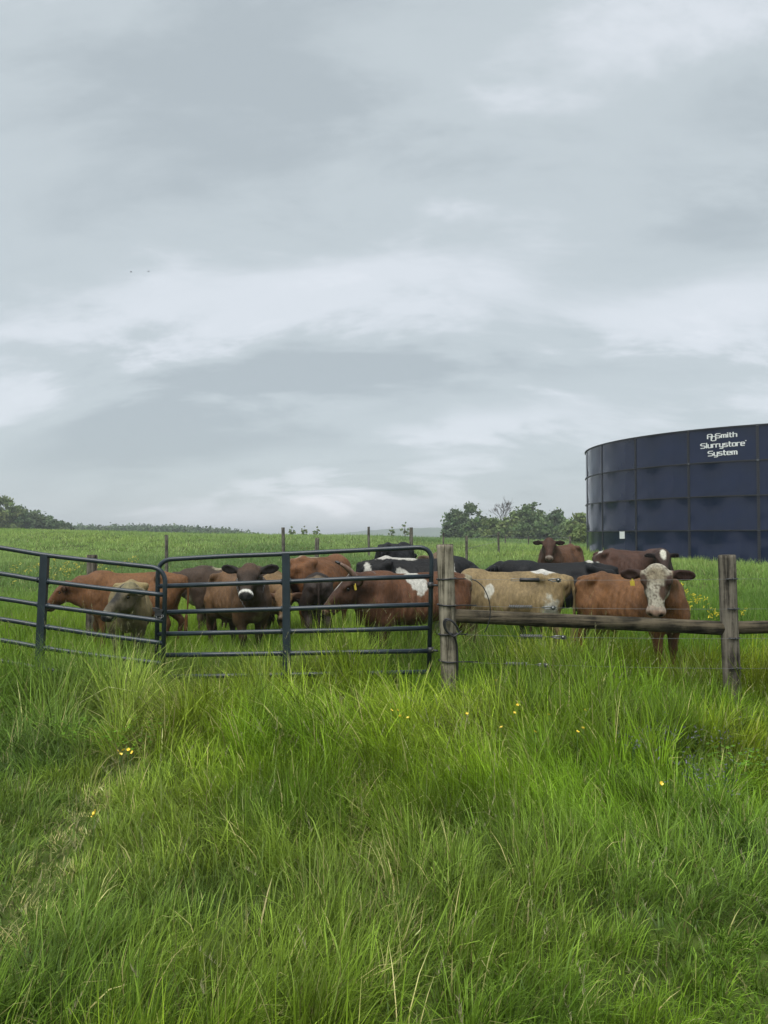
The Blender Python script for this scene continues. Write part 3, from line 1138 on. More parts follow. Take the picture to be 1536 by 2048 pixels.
# latch and chain that hold the leaves together
LT = tag(empty('gate_latch', at(318, 1228, 8.2)), 'dark steel latch and chain joining the two gate leaves', 'latch')
c = at(318, 1226, 8.16)
m = MB(); m.box(c, (.075, .05, .06)); m.box(c + Vector((.0, -.03, .03)), (.1, .012, .02)); m.build('latch_body', DARKSTEEL, LT)
m = MB()
m.tube([c + Vector((-.06, -.03, .05)), c + Vector((-.02, -.04, .055)), c + Vector((.02, -.035, .045))], .008, 7); m.build('latch_lever', DARKSTEEL, LT)


def chain(pts, link=.03, r=.003, w=.011):
    """chain links along a path, one mesh"""
    pts = smooth_path(pts, 12)
    m = MB()
    acc = 0.0; last = pts[0]; k = 0
    step = link * .72
    for a, b in zip(pts[:-1], pts[1:]):
        d = (b - a).length
        while acc + d >= step:
            t = (step - acc) / d
            p = a.lerp(b, t); dirv = (b - a).normalized()
            up = Vector((0, 0, 1)) if k % 2 else Vector((0, 1, .2))
            s = dirv.cross(up)
            if s.length < .1: s = dirv.cross(Vector((1, 0, 0)))
            s.normalize()
            lp_ = [p + dirv * math.cos(q) * link * .5 + s * math.sin(q) * w for q in np.linspace(0, 2 * PI, 9)]
            m.tube(lp_, r, 5, caps=False)
            a = p; d = (b - a).length; acc = 0; k += 1
        acc += d
    return m


chain([c + Vector((-.03, -.03, -.03)), c + Vector((-.01, -.04, -.06)), c + Vector((.03, -.04, -.05)), c + Vector((.05, -.02, -.02))]).build('chain', STEEL, LT)

# ------------------------------------------------------------------ pasture posts behind the herd
BACK = [  # px, top y, bottom y, depth, radius, label
    (184, 1110, 1190, 12.6, .082, 'thick grey fence post behind the grazing orange cow'),
    (333, 1070, 1140, 25, .055, 'thin dark fence post above the meeting of the gates'),
    (566, 1055, 1110, 28, .062, 'tall fence post standing against the sky left of the shrubs'),
    (634, 1076, 1120, 20, .055, 'dark fence post above the red-brown cow, below the skyline'),
    (737.5, 1053.5, 1110, 36, .058, 'narrow fence post on the skyline over the black cow'),
    (822, 1055, 1115, 26, .062, 'fence post on the skyline nearest the tall open shrub'),
    (887, 1065, 1115, 40, .045, 'thin dark stake rising behind the pale gate post'),
    (933, 1072, 1115, 30, .055, 'short grey fence post in front of the dark end tree'),
    (996.5, 1065, 1105, 44, .062, 'grey fence post in front of the bare tree'),
    (1011, 1071, 1105, 62, .05, 'smaller far fence post in front of the tree clump'),
    (1057, 1073, 1105, 62, .05, 'faint fence post under the highest tree crown'),
    (1140, 1072, 1105, 58, .075, 'far fence post close to the yellow-green tree')]
bp = {}
for i, (px, t, b, Y, r, lab) in enumerate(BACK):
    P_, pb, pa = post(lab, (px, t), (px - 1 + (i % 3), b), Y, r, WOOD_FAR if i else WOOD_GREY, 40 + i, 'pasture fence posts')
    bp[px] = pa
m = MB()
for seq in ([933, 996.5, 1011, 1057, 1140],):
    for a, b in zip(seq[:-1], seq[1:]):
        for dz in (.12, .5):
            m.tube([bp[a] - Vector((0, 0, dz)), bp[b] - Vector((0, 0, dz))], .008, 4)
tag(m.build('pasture_wire', WIREM), 'pale fence wires strung in front of the tree clump', 'wire')


# ------------------------------------------------------------------ cows
def smin(a, b, k):
    h = np.clip(.5 + .5 * (b - a) / k, 0, 1)
    return b + (a - b) * h - k * h * (1 - h)


class Field:
    """signed distance grid; each shape only touches its own neighbourhood"""
    def __init__(s, lo, hi, h):
        s.h = h; s.lo = np.array(lo, float)
        n = np.ceil((np.array(hi) - s.lo) / h).astype(int) + 1
        s.ax = [s.lo[i] + h * np.arange(n[i]) for i in range(3)]
        s.D = np.full(n, .5, np.float32)

    def sub(s, lo, hi):
        sl = []
        for i in range(3):
            a = max(0, int((lo[i] - s.lo[i]) / s.h)); b = min(len(s.ax[i]), int((hi[i] - s.lo[i]) / s.h) + 2)
            sl.append(slice(a, max(b, a + 1)))
        X, Y, Z = np.meshgrid(*[s.ax[i][sl[i]].astype(np.float32) for i in range(3)], indexing='ij')
        return tuple(sl), X, Y, Z

    def put(s, sl, d, k):
        s.D[sl] = smin(s.D[sl], d.astype(np.float32), k)

    def cut(s, sl, d, k):
        s.D[sl] = -smin(-s.D[sl], d.astype(np.float32), k)

    def cone(s, a, b, ra, rb, k=.05):
        a = np.array(a, float); b = np.array(b, float); m = max(ra, rb) + k + .02
        sl, X, Y, Z = s.sub(np.minimum(a, b) - m, np.maximum(a, b) + m)
        d = b - a; q = d @ d
        X = X - a[0]; Y = Y - a[1]; Z = Z - a[2]
        t = np.clip((X * d[0] + Y * d[1] + Z * d[2]) / max(q, 1e-9), 0, 1)
        s.put(sl, np.sqrt((X - t * d[0]) ** 2 + (Y - t * d[1]) ** 2 + (Z - t * d[2]) ** 2) - (ra + (rb - ra) * t), k)

    def ell(s, c, r, k=.05, M=None, cut=False):
        c = np.array(c, float); r = np.array(r, float)
        m = max(r) + k + .02
        sl, X, Y, Z = s.sub(c - m, c + m)
        P = np.stack([X - c[0], Y - c[1], Z - c[2]], -1)
        if M is not None:
            P = P @ np.asarray(M, np.float32)       # columns of M = local axes
        k0 = np.linalg.norm(P / r, axis=-1)
        k1 = np.linalg.norm(P / (r * r), axis=-1) + 1e-6
        d = k0 * (k0 - 1) / k1
        (s.cut if cut else s.put)(sl, d, k)


def surface_nets(Fd):
    D = Fd.D; h = Fd.h
    D[0] = D[-1] = .1; D[:, 0] = D[:, -1] = .1; D[:, :, 0] = D[:, :, -1] = .1
    S = D < 0
    c = np.zeros(tuple(n - 1 for n in D.shape), np.int8)
    offs = [(i, j, k) for i in (0, 1) for j in (0, 1) for k in (0, 1)]
    n = D.shape
    for i, j, k in offs:
        c += S[i:n[0] - 1 + i, j:n[1] - 1 + j, k:n[2] - 1 + k]
    cells = np.argwhere((c > 0) & (c < 8))
    idx = np.full(c.shape, -1, np.int64)
    idx[tuple(cells.T)] = np.arange(len(cells))
    vals = np.stack([D[cells[:, 0] + i, cells[:, 1] + j, cells[:, 2] + k] for i, j, k in offs], 1)
    acc = np.zeros((len(cells), 3)); cnt = np.zeros(len(cells))
    o = np.array(offs)
    for a in range(8):
        for b in range(a + 1, 8):
            if np.abs(o[a] - o[b]).sum() != 1: continue
            m = (vals[:, a] < 0) != (vals[:, b] < 0)
            t = vals[m, a] / (vals[m, a] - vals[m, b])
            acc[m] += o[a] + t[:, None] * (o[b] - o[a]); cnt[m] += 1
    V = Fd.lo + h * (cells + acc / cnt[:, None])
    Q = []
    for ax in range(3):
        s0 = [slice(0, None)] * 3; s1 = [slice(0, None)] * 3
        s0[ax] = slice(0, -1); s1[ax] = slice(1, None)
        e = S[tuple(s0)] != S[tuple(s1)]
        P = np.argwhere(e)
        b, d = (ax + 1) % 3, (ax + 2) % 3
        P = P[(P[:, b] > 0) & (P[:, d] > 0)]
        eb = np.eye(3, dtype=int)[b]; ed = np.eye(3, dtype=int)[d]
        q = np.stack([idx[tuple((P - eb - ed).T)], idx[tuple((P - ed).T)], idx[tuple(P.T)], idx[tuple((P - eb).T)]], 1)
        inside = S[tuple(P.T)]
        q[~inside] = q[~inside][:, ::-1]
        Q.append(q)
    Q = np.concatenate(Q)
    Q = Q[(Q >= 0).all(1)]
    return V, Q


def rot_head(yaw, pitch, roll=0.0):
    """columns: forward (along the face), left, up in body space"""
    M = Matrix.Rotation(yaw, 3, 'Z') @ Matrix.Rotation(pitch, 3, 'Y') @ Matrix.Rotation(roll, 3, 'X')
    return np.array(M)


_BX = np.array([-.88, -.82, -.74, -.60, -.45, -.28, -.10, .10, .28, .42, .54, .64, .72, .78])
_BT = np.array([1.16, 1.21, 1.255, 1.29, 1.30, 1.275, 1.255, 1.25, 1.265, 1.29, 1.285, 1.24, 1.16, 1.02])
_BB = np.array([1.02, .92, .84, .78, .70, .635, .605, .60, .61, .625, .64, .66, .72, .86])
_BW = np.array([.05, .125, .18, .225, .255, .285, .31, .31, .275, .23, .205, .18, .145, .06])


def hash3(P, s):
    """smooth 3-D value-ish noise from sines, -1..1"""
    x, y, z = P[:, 0] * s, P[:, 1] * s, P[:, 2] * s
    return (np.sin(x * 1.7 + 1.3 * np.sin(y * 1.1 + .7) + 2.1) * np.sin(y * 1.9 + 1.1 * np.sin(z * 1.3)) +
            .6 * np.sin(z * 2.3 + 1.7 * np.sin(x * .9 + 1.9)) + .4 * np.sin(3.1 * x + 2.7 * y + 4.1 * z)) / 2.0


COAT = mat('cow_coat', (1, 1, 1), 0.6, spec=0.25, attr=True, vary=0.30, scale=22, stretch=(1.5, 1.5, .4), bump=1.0, bscale=48)
COAT_K = .40
EYE_M = mat('cow_eye', (0.008, 0.006, 0.005), 0.08)
HORN_M = mat('horn', lin(120, 96, 80), 0.5, color2=lin(84, 64, 54), scale=20)
HORN_TIP = mat('horn_tip', (0.012, 0.01, 0.01), 0.4)
CHAIN_M = mat('worn_chain', (.17, .165, .16), .5, metal=.6)
TAG_M = mat('ear_tag_yellow', lin(214, 190, 70), 0.5, vary=.15, scale=30)


def mixc(c, m, new):
    return c * (1 - m[:, None]) + np.array(new) * m[:, None]


def sstep(x, a, b):
    t = np.clip((x - a) / (b - a), 0, 1)
    return t * t * (3 - 2 * t)


def cow(label, px, Y, heading, scale, poll, hyaw, hpitch, base, dark=None, darkness=.5, belly=None, h=.018, patches=(), face=(),
        muzzle=None, nose=(.02, .017, .016), horns=False, tags=(), chain_z=None, eyes=True, ear=None, udder=True, stance=0.0, seed=0,
        width=1.0, ear_lift=0.0, legdark=None, dz=0.0, hroll=0.0, hs=1.08, bony=1.0, hw=1.15, speckle=None, horn_k=1.0):
    """px, Y: body centre on the ground; heading: world angle the cow walks towards; poll: (px, py, depth) of the top of the head;
    hyaw: world angle the face points to; hpitch: how far the face line points down"""
    X = (px - 768) / F * Y
    z0 = gz(X, Y) + dz
    root = empty('cow', (X, Y, z0), heading)
    root.scale = (scale, scale, scale)
    tag(root, label, 'cow', 'cows of the pasture herd')
    # head position in body units
    pw = at(*poll)
    ca, sa = math.cos(-heading), math.sin(-heading)
    dx, dy = pw.x - X, pw.y - Y
    hp = np.array([(dx * ca - dy * sa) / scale, (dx * sa + dy * ca) / scale, (pw.z - z0) / scale])
    M = rot_head(hyaw - heading, hpitch, hroll)

    def H(x, y, z):
        return hp + M @ np.array([x, y * (hw if abs(y) < .1 else 1 + (hw - 1) * .1 / abs(y)), z]) * hs
    lo = np.minimum([-1.02, -.55, -.02], hp - .62); hi = np.maximum([.95, .55, 1.42], hp + .62)
    lo[2] = max(lo[2], -.04)
    Fd = Field(lo, hi, h / scale)
    g = np.random.default_rng(seed)
    # trunk
    xs = np.linspace(-.88, .78, 120)
    sm = lambda a: np.convolve(np.pad(np.interp(xs, _BX, a), 5, mode='edge'), np.ones(11) / 11, 'valid')
    zt, zb, w = sm(_BT), sm(_BB), sm(_BW) * width
    sl, Xg, Yg, Zg = Fd.sub((-1.0, -.55, .3), (.9, .55, 1.45))
    t_, b_, w_ = (np.interp(Xg, xs, a) for a in (zt, zb, w))
    zc = (t_ + b_) / 2; hz = (t_ - b_) / 2
    tt = np.clip((Zg - b_) / (t_ - b_), 0, 1)
    sk = 1 + .58 * (.45 - tt)
    q = (np.abs(Yg / (w_ * sk)) ** 2.2 + np.abs((Zg - zc) / hz) ** 2.2) ** (1 / 2.2)
    d = (q - 1) * np.minimum(w_, hz) * .92
    d = np.maximum(d, np.maximum(Xg - .78, -.88 - Xg))
    # ribs: faint vertical ripples low on the flank
    rib = .008 * bony * np.sin(Xg * 62 + Zg * 9) * sstep(Xg, -.28, -.12) * (1 - sstep(Xg, .28, .4)) * sstep(Zg, .7, .85) * (1 - sstep(Zg, 1.1, 1.2))
    Fd.put(sl, d + rib, .03)
    # spine, hooks, pins, tail head
    Fd.cone((-.80, 0, 1.225), (-.5, 0, 1.285), .03, .03, .05); Fd.cone((-.5, 0, 1.285), (.35, 0, 1.255), .022, .028, .05)
    Fd.cone((.35, 0, 1.255), (.58, 0, 1.24), .05, .05, .06)
    for s in (-1, 1):
        Fd.cone((-.48, 0, 1.27), (-.47, s * .225 * width, 1.228), .042, .042, .05)
        Fd.ell((-.80, s * .10, 1.13), (.06, .05, .06), .06)
        Fd.cone((-.47, s * .225 * width, 1.222), (-.79, s * .115, 1.13), .045, .045, .05)
        Fd.ell((-.63, s * .12, 1.235), (.10, .05, .04), .05, cut=True)
        Fd.ell((-.29, s * .315 * width, 1.13), (.13, .13, .10), .07, cut=True)
        Fd.cone((.47, s * .13, 1.22), (.60, s * .20, .95), .04, .05, .05)         # hollow in front of the hook bone
        # hind leg
        fo = stance * s * .10
        Fd.ell((-.58, s * .175, .90), (.20, .105, .30), .10)
        Fd.cone((-.53, s * .19, .84), (-.44 + fo * .3, s * .195, .68), .15, .105, .08)
        Fd.cone((-.50 + fo * .3, s * .19, .74), (-.70 + fo, s * .165, .50), .115, .058, .05)
        Fd.cone((-.70 + fo, s * .165, .50), (-.72 + fo, s * .165, .44), .056, .05, .03)
        Fd.cone((-.715 + fo, s * .165, .46), (-.665 + fo, s * .165, .14), .046, .037, .03)
        Fd.ell((-.66 + fo, s * .165, .12), (.05, .045, .045), .03)
        Fd.cone((-.655 + fo, s * .165, .11), (-.62 + fo, s * .165, .045), .043, .055, .02)
        Fd.ell((-.60 + fo, s * .165, .025), (.075, .055, .04), .02)
        # fore leg
        fo = -stance * s * .12
        Fd.ell((.50, s * .165, .96), (.16, .095, .27), .09)
        Fd.cone((.56, s * .17, .86), (.50 + fo * .3, s * .175, .66), .12, .10, .08)
        Fd.cone((.50 + fo * .3, s * .17, .70), (.51 + fo, s * .15, .42), .095, .055, .05)
        Fd.ell((.515 + fo, s * .15, .40), (.056, .052, .065), .03)
        Fd.cone((.51 + fo, s * .15, .38), (.51 + fo, s * .15, .14), .043, .036, .03)
        Fd.ell((.515 + fo, s * .15, .12), (.048, .045, .045), .03)
        Fd.cone((.52 + fo, s * .15, .11), (.55 + fo, s * .15, .045), .042, .055, .02)
        Fd.ell((.57 + fo, s * .15, .025), (.075, .055, .04), .02)
    # brisket, udder
    Fd.ell((.66, 0, .76), (.14, .12, .15), .10)
    if udder:
        Fd.ell((-.42, 0, .63), (.16, .12, .12), .06)
        for sx in (-.48, -.33):
            for s in (-1, 1): Fd.cone((sx, s * .065, .52), (sx, s * .07, .44), .022, .015, .02)
    # tail
    tw = g.normal(0, .03)
    tp = [(-.80, 0, 1.22), (-.885, 0, 1.20), (-.93, tw, 1.05), (-.93, tw * 1.5, .8), (-.91, tw * 2, .56)]
    for a, b, r0, r1 in zip(tp[:-1], tp[1:], (.04, .034, .026, .022), (.034, .026, .022, .018)):
        Fd.cone(a, b, r0, r1, .03)
    Fd.cone(tp[-1], (-.90, tw * 2, .36), .03, .036, .03); Fd.cone((-.90, tw * 2, .36), (-.90, tw * 2, .24), .034, .012, .03)
    # neck: crest line and throat line
    n0 = np.array([.50, 0, 1.10]); n1 = H(.07, 0, -.10)
    mid = (n0 * .5 + n1 * .5) + np.array([.02, 0, .03])
    Fd.cone(n0, mid, .205, .155, .12); Fd.cone(mid, n1, .155, .115, .08)
    th = H(.16, 0, -.17)
    lowm = np.array([.66, 0, .88]) * .5 + th * .5 + np.array([.0, 0, -.02])
    Fd.cone((.62, 0, .88), lowm, .15, .10, .12); Fd.cone(lowm, th, .10, .07, .07)
    HW = np.array([1, hw, 1])
    ears = {}
    # head
    Fd.ell(H(.10, 0, -.065), np.array((.155, .112, .10)) * hs * HW, .05, M)
    Fd.ell(H(.015, 0, -.03), np.array((.055, .07, .055)) * hs * HW, .05, M)
    Fd.cone(H(.16, 0, -.055), H(.40, 0, -.062), .083 * hs, .062 * hs, .05)
    Fd.ell(H(.26, 0, -.03), np.array((.17, .070, .045)) * hs * HW, .05, M)
    Fd.ell(H(.445, 0, -.065), np.array((.07, .078, .062)) * hs * HW, .04, M)
    Fd.cone(H(.15, 0, -.15), H(.40, 0, -.118), .058 * hs, .042 * hs, .05)
    Fd.ell(H(.425, 0, -.125), np.array((.055, .06, .028)) * hs * HW, .025, M)
    for s in (-1, 1):
        Fd.ell(H(.19, s * .055, -.125), np.array((.10, .045, .085)) * hs * HW, .05, M)
        Fd.ell(H(.135, s * .098, -.032), np.array((.05, .028, .032)) * hs * HW, .03, M)
        Fd.ell(H(.145, s * .117, -.062), np.array((.028, .02, .022)) * hs * HW, .015, M, cut=True)
        Fd.ell(H(.503, s * .042, -.042), np.array((.026, .022, .019)) * hs * HW, .012, M, cut=True)
        # ear: cupped leaf shape on a short stalk, opening forward
        fw = np.array([M[0, 0], M[1, 0], 0.0]); fw /= np.linalg.norm(fw) + 1e-6
        ed = M[:, 1] * s * .95 + np.array([0, 0, ear_lift - .06]) - fw * .28; ed /= np.linalg.norm(ed)
        ez = fw + np.array([0, 0, -.15]); ez = ez - ed * (ez @ ed); ez /= np.linalg.norm(ez)
        ex = np.cross(ed, ez)
        ME = np.stack([ed, ex, ez], 1)
        r0 = H(.055, s * .098, -.05)
        Fd.cone(r0, r0 + ed * .07 * hs, .036 * hs, .036 * hs, .03)
        Fd.ell(r0 + ed * .135 * hs, np.array((.118, .062, .028)) * hs, .025, ME)
        Fd.ell(r0 + ed * .145 * hs + ez * .033 * hs, np.array((.09, .044, .027)) * hs, .012, ME, cut=True)
        ears[s] = (r0, ed, ex, ez)
    V, Qd = surface_nets(Fd)
    # one pass of smoothing
    for _ in range(2):
        acc = np.zeros_like(V); cnt = np.zeros(len(V))
        for a, b in ((0, 1), (1, 2), (2, 3), (3, 0)):
            np.add.at(acc, Qd[:, a], V[Qd[:, b]]); np.add.at(cnt, Qd[:, a], 1)
            np.add.at(acc, Qd[:, b], V[Qd[:, a]]); np.add.at(cnt, Qd[:, b], 1)
        V = V * .5 + .5 * acc / np.maximum(cnt, 1)[:, None]
    V = V + .006 * np.stack([hash3(V + 5, 11), hash3(V + 9, 11), hash3(V + 2, 11)], 1) * sstep(V[:, 2], .4, .7)[:, None]
    # ---- colours of the coat
    hl = (V - hp) @ M / hs                                   # head coordinates
    ya = np.abs(hl[:, 1])
    hl[:, 1] = np.sign(hl[:, 1]) * np.where(ya < .1 * hw, ya / hw, ya - (hw - 1) * .1)
    n1_ = hash3(V + seed, 7.0); n2_ = hash3(V + seed * 2, 22.0)
    col = np.tile(np.array(base, float), (len(V), 1))
    col *= (1 + .10 * n1_ + .05 * n2_)[:, None]
    hm = sstep(.30 - np.abs(hl[:, 0] - .25), -.02, .08) * (np.abs(hl[:, 1]) < .30) * sstep(hl[:, 2], -.26, -.17) * (hl[:, 0] > -.08)
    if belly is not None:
        col = mixc(col, (1 - sstep(V[:, 2] + .05 * n1_, .56, .78)) * (np.abs(V[:, 0]) < .7) * .8, belly)  # darker belly tones mix lower-coat colour with shade painted under the body
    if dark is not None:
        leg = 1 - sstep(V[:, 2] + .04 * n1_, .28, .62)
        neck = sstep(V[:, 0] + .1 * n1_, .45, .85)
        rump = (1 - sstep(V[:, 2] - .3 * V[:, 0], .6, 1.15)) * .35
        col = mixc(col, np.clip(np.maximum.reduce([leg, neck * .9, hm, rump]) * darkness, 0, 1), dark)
    if legdark is not None:
        col = mixc(col, (1 - sstep(V[:, 2] + .04 * n1_, .30, .55)) * .9, legdark)
    for c, r, rgb, soft in patches:
        r = np.array(r)
        dd = np.linalg.norm((V - np.array(c)) / r, axis=1) + .30 * n1_ + .20 * n2_ + .1 * hash3(V, 50)
        col = mixc(col, 1 - sstep(dd, 1 - soft * .55, 1 + soft * .55), rgb)
    # ears
    er = np.zeros(len(V))
    for s_, (r0, ed, ex, ez) in ears.items():
        q = (V - r0) / hs
        er = np.maximum(er, sstep(q @ ed, .005, .035) * (np.abs(q @ ed) < .3) * (np.linalg.norm(q, axis=1) < .3) * (np.abs(q @ ez) < .09) * (np.abs(q @ ex) < .11))
    for c, r, rgb, soft in face:
        dd = np.linalg.norm((hl - np.array(c)) / np.array(r), axis=1) + .16 * n1_ + .12 * hash3(V, 40)
        col = mixc(col, (1 - sstep(dd, 1 - soft, 1 + soft)) * (1 - er), rgb)
    if speckle is not None:
        sp = sstep(hash3(V * 1.0 + 3, 70) + .8 * hash3(V, 28), -.1, .7) * hm * (1 - er) * (hl[:, 0] < .44) * .75
        col = mixc(col, sp, speckle)
    if ear is not None:
        col = mixc(col, er * .95, ear)
    if muzzle is not None:
        col = mixc(col, (1 - sstep(np.abs(hl[:, 0] - .434) + .008 * n2_, .014, .026)) * (np.abs(hl[:, 1]) < .11) * (hl[:, 2] > -.17) * (hl[:, 2] < .02), muzzle)
    col = mixc(col, sstep(hl[:, 0], .448, .462) * (hl[:, 0] < .56) * (np.abs(hl[:, 1]) < .09) * (hl[:, 2] > -.10) * (hl[:, 2] < .03), nose)
    for s in (-1, 1):
        dn = np.linalg.norm((hl - np.array([.507, s * .042, -.045])) / np.array([.036, .026, .022]), axis=1)
        col = mixc(col, 1 - sstep(dn, .7, 1.1), (.01, .008, .008))
    # mouth line and hooves, tail switch
    ml = (np.abs(hl[:, 2] + .108 + .02 * (hl[:, 0] - .45)) < .011) * (hl[:, 0] > .37) * (hl[:, 0] < .5) * (np.abs(hl[:, 1]) < .1)
    col = mixc(col, ml * .85, (.012, .01, .01))
    col = mixc(col, 1 - sstep(V[:, 2], .055, .075), (.03, .026, .022))
    grey = col.mean(1, keepdims=True)
    sat = 1 - col.min(1, keepdims=True) / (col.max(1, keepdims=True) + 1e-6)
    col = (col * .92 + grey * .08) * COAT_K * (1 + sat * np.array([-.07, .14, -.16]))
    col = col * (1 - .30 * sstep(hash3(V + seed * 3.7, 4.5), .1, .8))[:, None]
    me = np_mesh('body', V, quads=Qd, col=np.clip(col, 0.004, .85))
    obj('body', me, COAT, root)
    if eyes:
        for s in (-1, 1):
            m = MB(); m.ball(H(.145, s * .099, -.058), .021 * hs, 12, 8)
            m.build('eye', EYE_M, root, world=False)
    if horns:
        for s in (-1, 1):
            pts = [H(.01, s * .06, -.03), H(-.005, s * .085, .06), H(.005, s * .10, .15), H(.03, s * .095, .225)]
            pts = smooth_path(pts, 5)
            n = len(pts)
            m = MB(); m.tube(pts[:int(n * .86)], [.046 * (1 - .75 * i / n) for i in range(int(n * .86))], 10)
            o = m.build('horn', HORN_M, root, world=False)
            m = MB(); m.tube(pts[int(n * .86) - 1:], [.046 * (1 - .75 * (int(n * .86) - 1 + i) / n) * (1 if i < n - int(n * .86) else .4) for i in range(n - int(n * .86) + 1)], 10)
            m.build('horn_tip', HORN_TIP, o, world=False)
    for s, dx_ in tags:
        r0, ed, ex, ez = ears[s]
        c = Vector(r0 + ed * .11 * hs + ez * .03 + np.array([0, 0, -.075 - dx_]))
        MM = Matrix(np.stack([ed, ez, np.cross(ed, ez)], 1).tolist())
        m = MB()
        m.box(c, (.055, .006, .062), MM)
        m.box(c + Vector((0, 0, .04)), (.02, .007, .026), MM)
        m.build('ear_tag', TAG_M, root, world=False)
    if chain_z is not None:
        # neck chain: a ring round the neck part of the way to the head
        f, hang = chain_z
        cc = n0 * (1 - f) + n1 * f
        ax = (n1 - n0); ax /= np.linalg.norm(ax)
        u = np.array([0, 1.0, 0]); u = u - ax * (u @ ax); u /= np.linalg.norm(u)
        v = np.cross(ax, u)
        r1 = .205 - .075 * f
        pts = []
        for k in range(25):
            a = 2 * PI * k / 24
            p = cc + (u * math.cos(a) * (r1 + .012) + v * math.sin(a) * (r1 + .03))
            low = max(0, -p[2] + cc[2]) / r1
            pts.append(Vector(p) + Vector((0, 0, -hang * low * low)))
        chain(pts, .042, .0045, .014).build('neck_chain', CHAIN_M, root, world=False)
    d = np.linalg.norm(n1 - n0)
    print('cow %-50s headrel %s neck %.2f verts %d' % (label[:50], np.round(hp, 2), d, len(V)))
    return root


WHITE = (.95, .9, .82); CREAM = (.62, .50, .36)
BLACK = (.010, .010, .012)
DBROWN = lin(62, 44, 38)
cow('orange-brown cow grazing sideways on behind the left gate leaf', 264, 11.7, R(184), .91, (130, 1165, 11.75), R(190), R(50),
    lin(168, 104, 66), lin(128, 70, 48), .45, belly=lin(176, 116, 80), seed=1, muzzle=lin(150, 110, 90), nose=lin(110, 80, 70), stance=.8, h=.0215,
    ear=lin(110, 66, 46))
cow('grey-faced cream heifer peering left through the left gate leaf', 260, 10.35, R(-75), .86, (258, 1168, 9.45), R(-140), R(46),
    lin(206, 172, 128), lin(120, 104, 88), .8, belly=lin(150, 136, 112), seed=2, muzzle=lin(205, 196, 182), nose=lin(60, 60, 60), h=.0175,
    face=[((.28, .0, -.06), (.24, .14, .2), lin(138, 122, 104), .3), ((.04, 0, -.03), (.09, .12, .1), lin(176, 156, 122), .3),
          ((.2, 0.02, .0), (.12, .05, .06), lin(70, 64, 58), .3)],
    ear=lin(150, 130, 104), udder=False, hs=1.2)
cow('dark brown cow with white back patch, its head hidden behind another', 462, 13.0, R(178), .93, (347, 1147, 12.95), R(175), R(40),
    lin(104, 76, 64), lin(84, 60, 50), .6, belly=lin(150, 120, 104), seed=3, h=.025, muzzle=WHITE,
    patches=[((.02, .12, 1.24), (.08, .2, .08), WHITE, .25), ((.2, .0, 1.3), (.14, .1, .05), CREAM, .3), ((.62, 0, .72), (.2, .2, .12), CREAM, .4)], ear=lin(120, 76, 50))
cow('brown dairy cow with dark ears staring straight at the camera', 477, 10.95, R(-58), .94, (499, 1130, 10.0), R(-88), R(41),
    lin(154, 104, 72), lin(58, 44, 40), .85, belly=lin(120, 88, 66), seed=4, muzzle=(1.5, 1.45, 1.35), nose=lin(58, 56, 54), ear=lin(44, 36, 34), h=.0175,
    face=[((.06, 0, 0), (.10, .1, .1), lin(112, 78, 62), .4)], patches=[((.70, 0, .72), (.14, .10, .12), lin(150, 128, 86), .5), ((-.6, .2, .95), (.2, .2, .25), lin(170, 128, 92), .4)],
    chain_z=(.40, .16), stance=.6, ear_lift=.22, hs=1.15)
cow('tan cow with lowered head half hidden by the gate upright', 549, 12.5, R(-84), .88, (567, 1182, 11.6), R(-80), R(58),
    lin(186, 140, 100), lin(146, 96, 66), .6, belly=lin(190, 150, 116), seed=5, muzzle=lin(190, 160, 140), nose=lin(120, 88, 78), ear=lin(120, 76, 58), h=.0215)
cow('red-brown cow seen from behind with a pale stripe on its back', 640, 13.6, R(60), 1.06, (684, 1146, 14.7), R(50), R(35),
    lin(162, 98, 64), lin(120, 70, 48), .4, belly=lin(150, 96, 66), seed=6, h=.0235,
    patches=[((-.35, 0, 1.31), (.35, .035, .06), CREAM, .3)])
cow('dark chocolate cow showing its rump beside the red cow\'s nose', 636, 12.2, R(96), .86, (630, 1190, 13.1), R(96), R(55),
    lin(70, 52, 46), lin(44, 34, 32), .5, seed=7, h=.0225, patches=[((-.55, 0, 1.27), (.28, .16, .06), lin(150, 120, 96), .5)])
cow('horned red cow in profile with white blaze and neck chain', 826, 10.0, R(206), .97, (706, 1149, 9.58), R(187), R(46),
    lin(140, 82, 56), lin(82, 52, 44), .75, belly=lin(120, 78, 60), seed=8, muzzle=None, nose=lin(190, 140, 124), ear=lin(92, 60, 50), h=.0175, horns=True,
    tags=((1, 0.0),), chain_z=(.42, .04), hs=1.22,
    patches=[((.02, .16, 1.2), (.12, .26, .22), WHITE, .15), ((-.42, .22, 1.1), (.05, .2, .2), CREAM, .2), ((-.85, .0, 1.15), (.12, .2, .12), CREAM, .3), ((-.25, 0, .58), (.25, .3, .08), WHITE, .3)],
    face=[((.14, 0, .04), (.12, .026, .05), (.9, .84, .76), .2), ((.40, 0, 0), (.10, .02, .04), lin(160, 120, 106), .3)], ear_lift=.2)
cow('black and white cow facing right behind the gate post', 838, 12.25, R(8), 1.08, (938, 1127, 12.4), R(14), R(38),
    BLACK, seed=9, h=.0215, muzzle=None, nose=(.02, .02, .02), ear=BLACK,
    patches=[((-.3, -.05, 1.33), (.42, .09, .06), WHITE, .12), ((-.28, -.28, 1.06), (.10, .2, .14), WHITE, .12), ((.42, -.2, 1.12), (.07, .2, .16), WHITE, .12),
             ((-.78, -.1, 1.1), (.06, .16, .16), WHITE, .2)], udder=True)
cow('black cow standing highest up the field above the gate', 792, 20.5, R(66), 1.07, (822, 1104, 21.5), R(35), R(60),
    (.011, .011, .014), seed=10, h=.026, width=1.05)
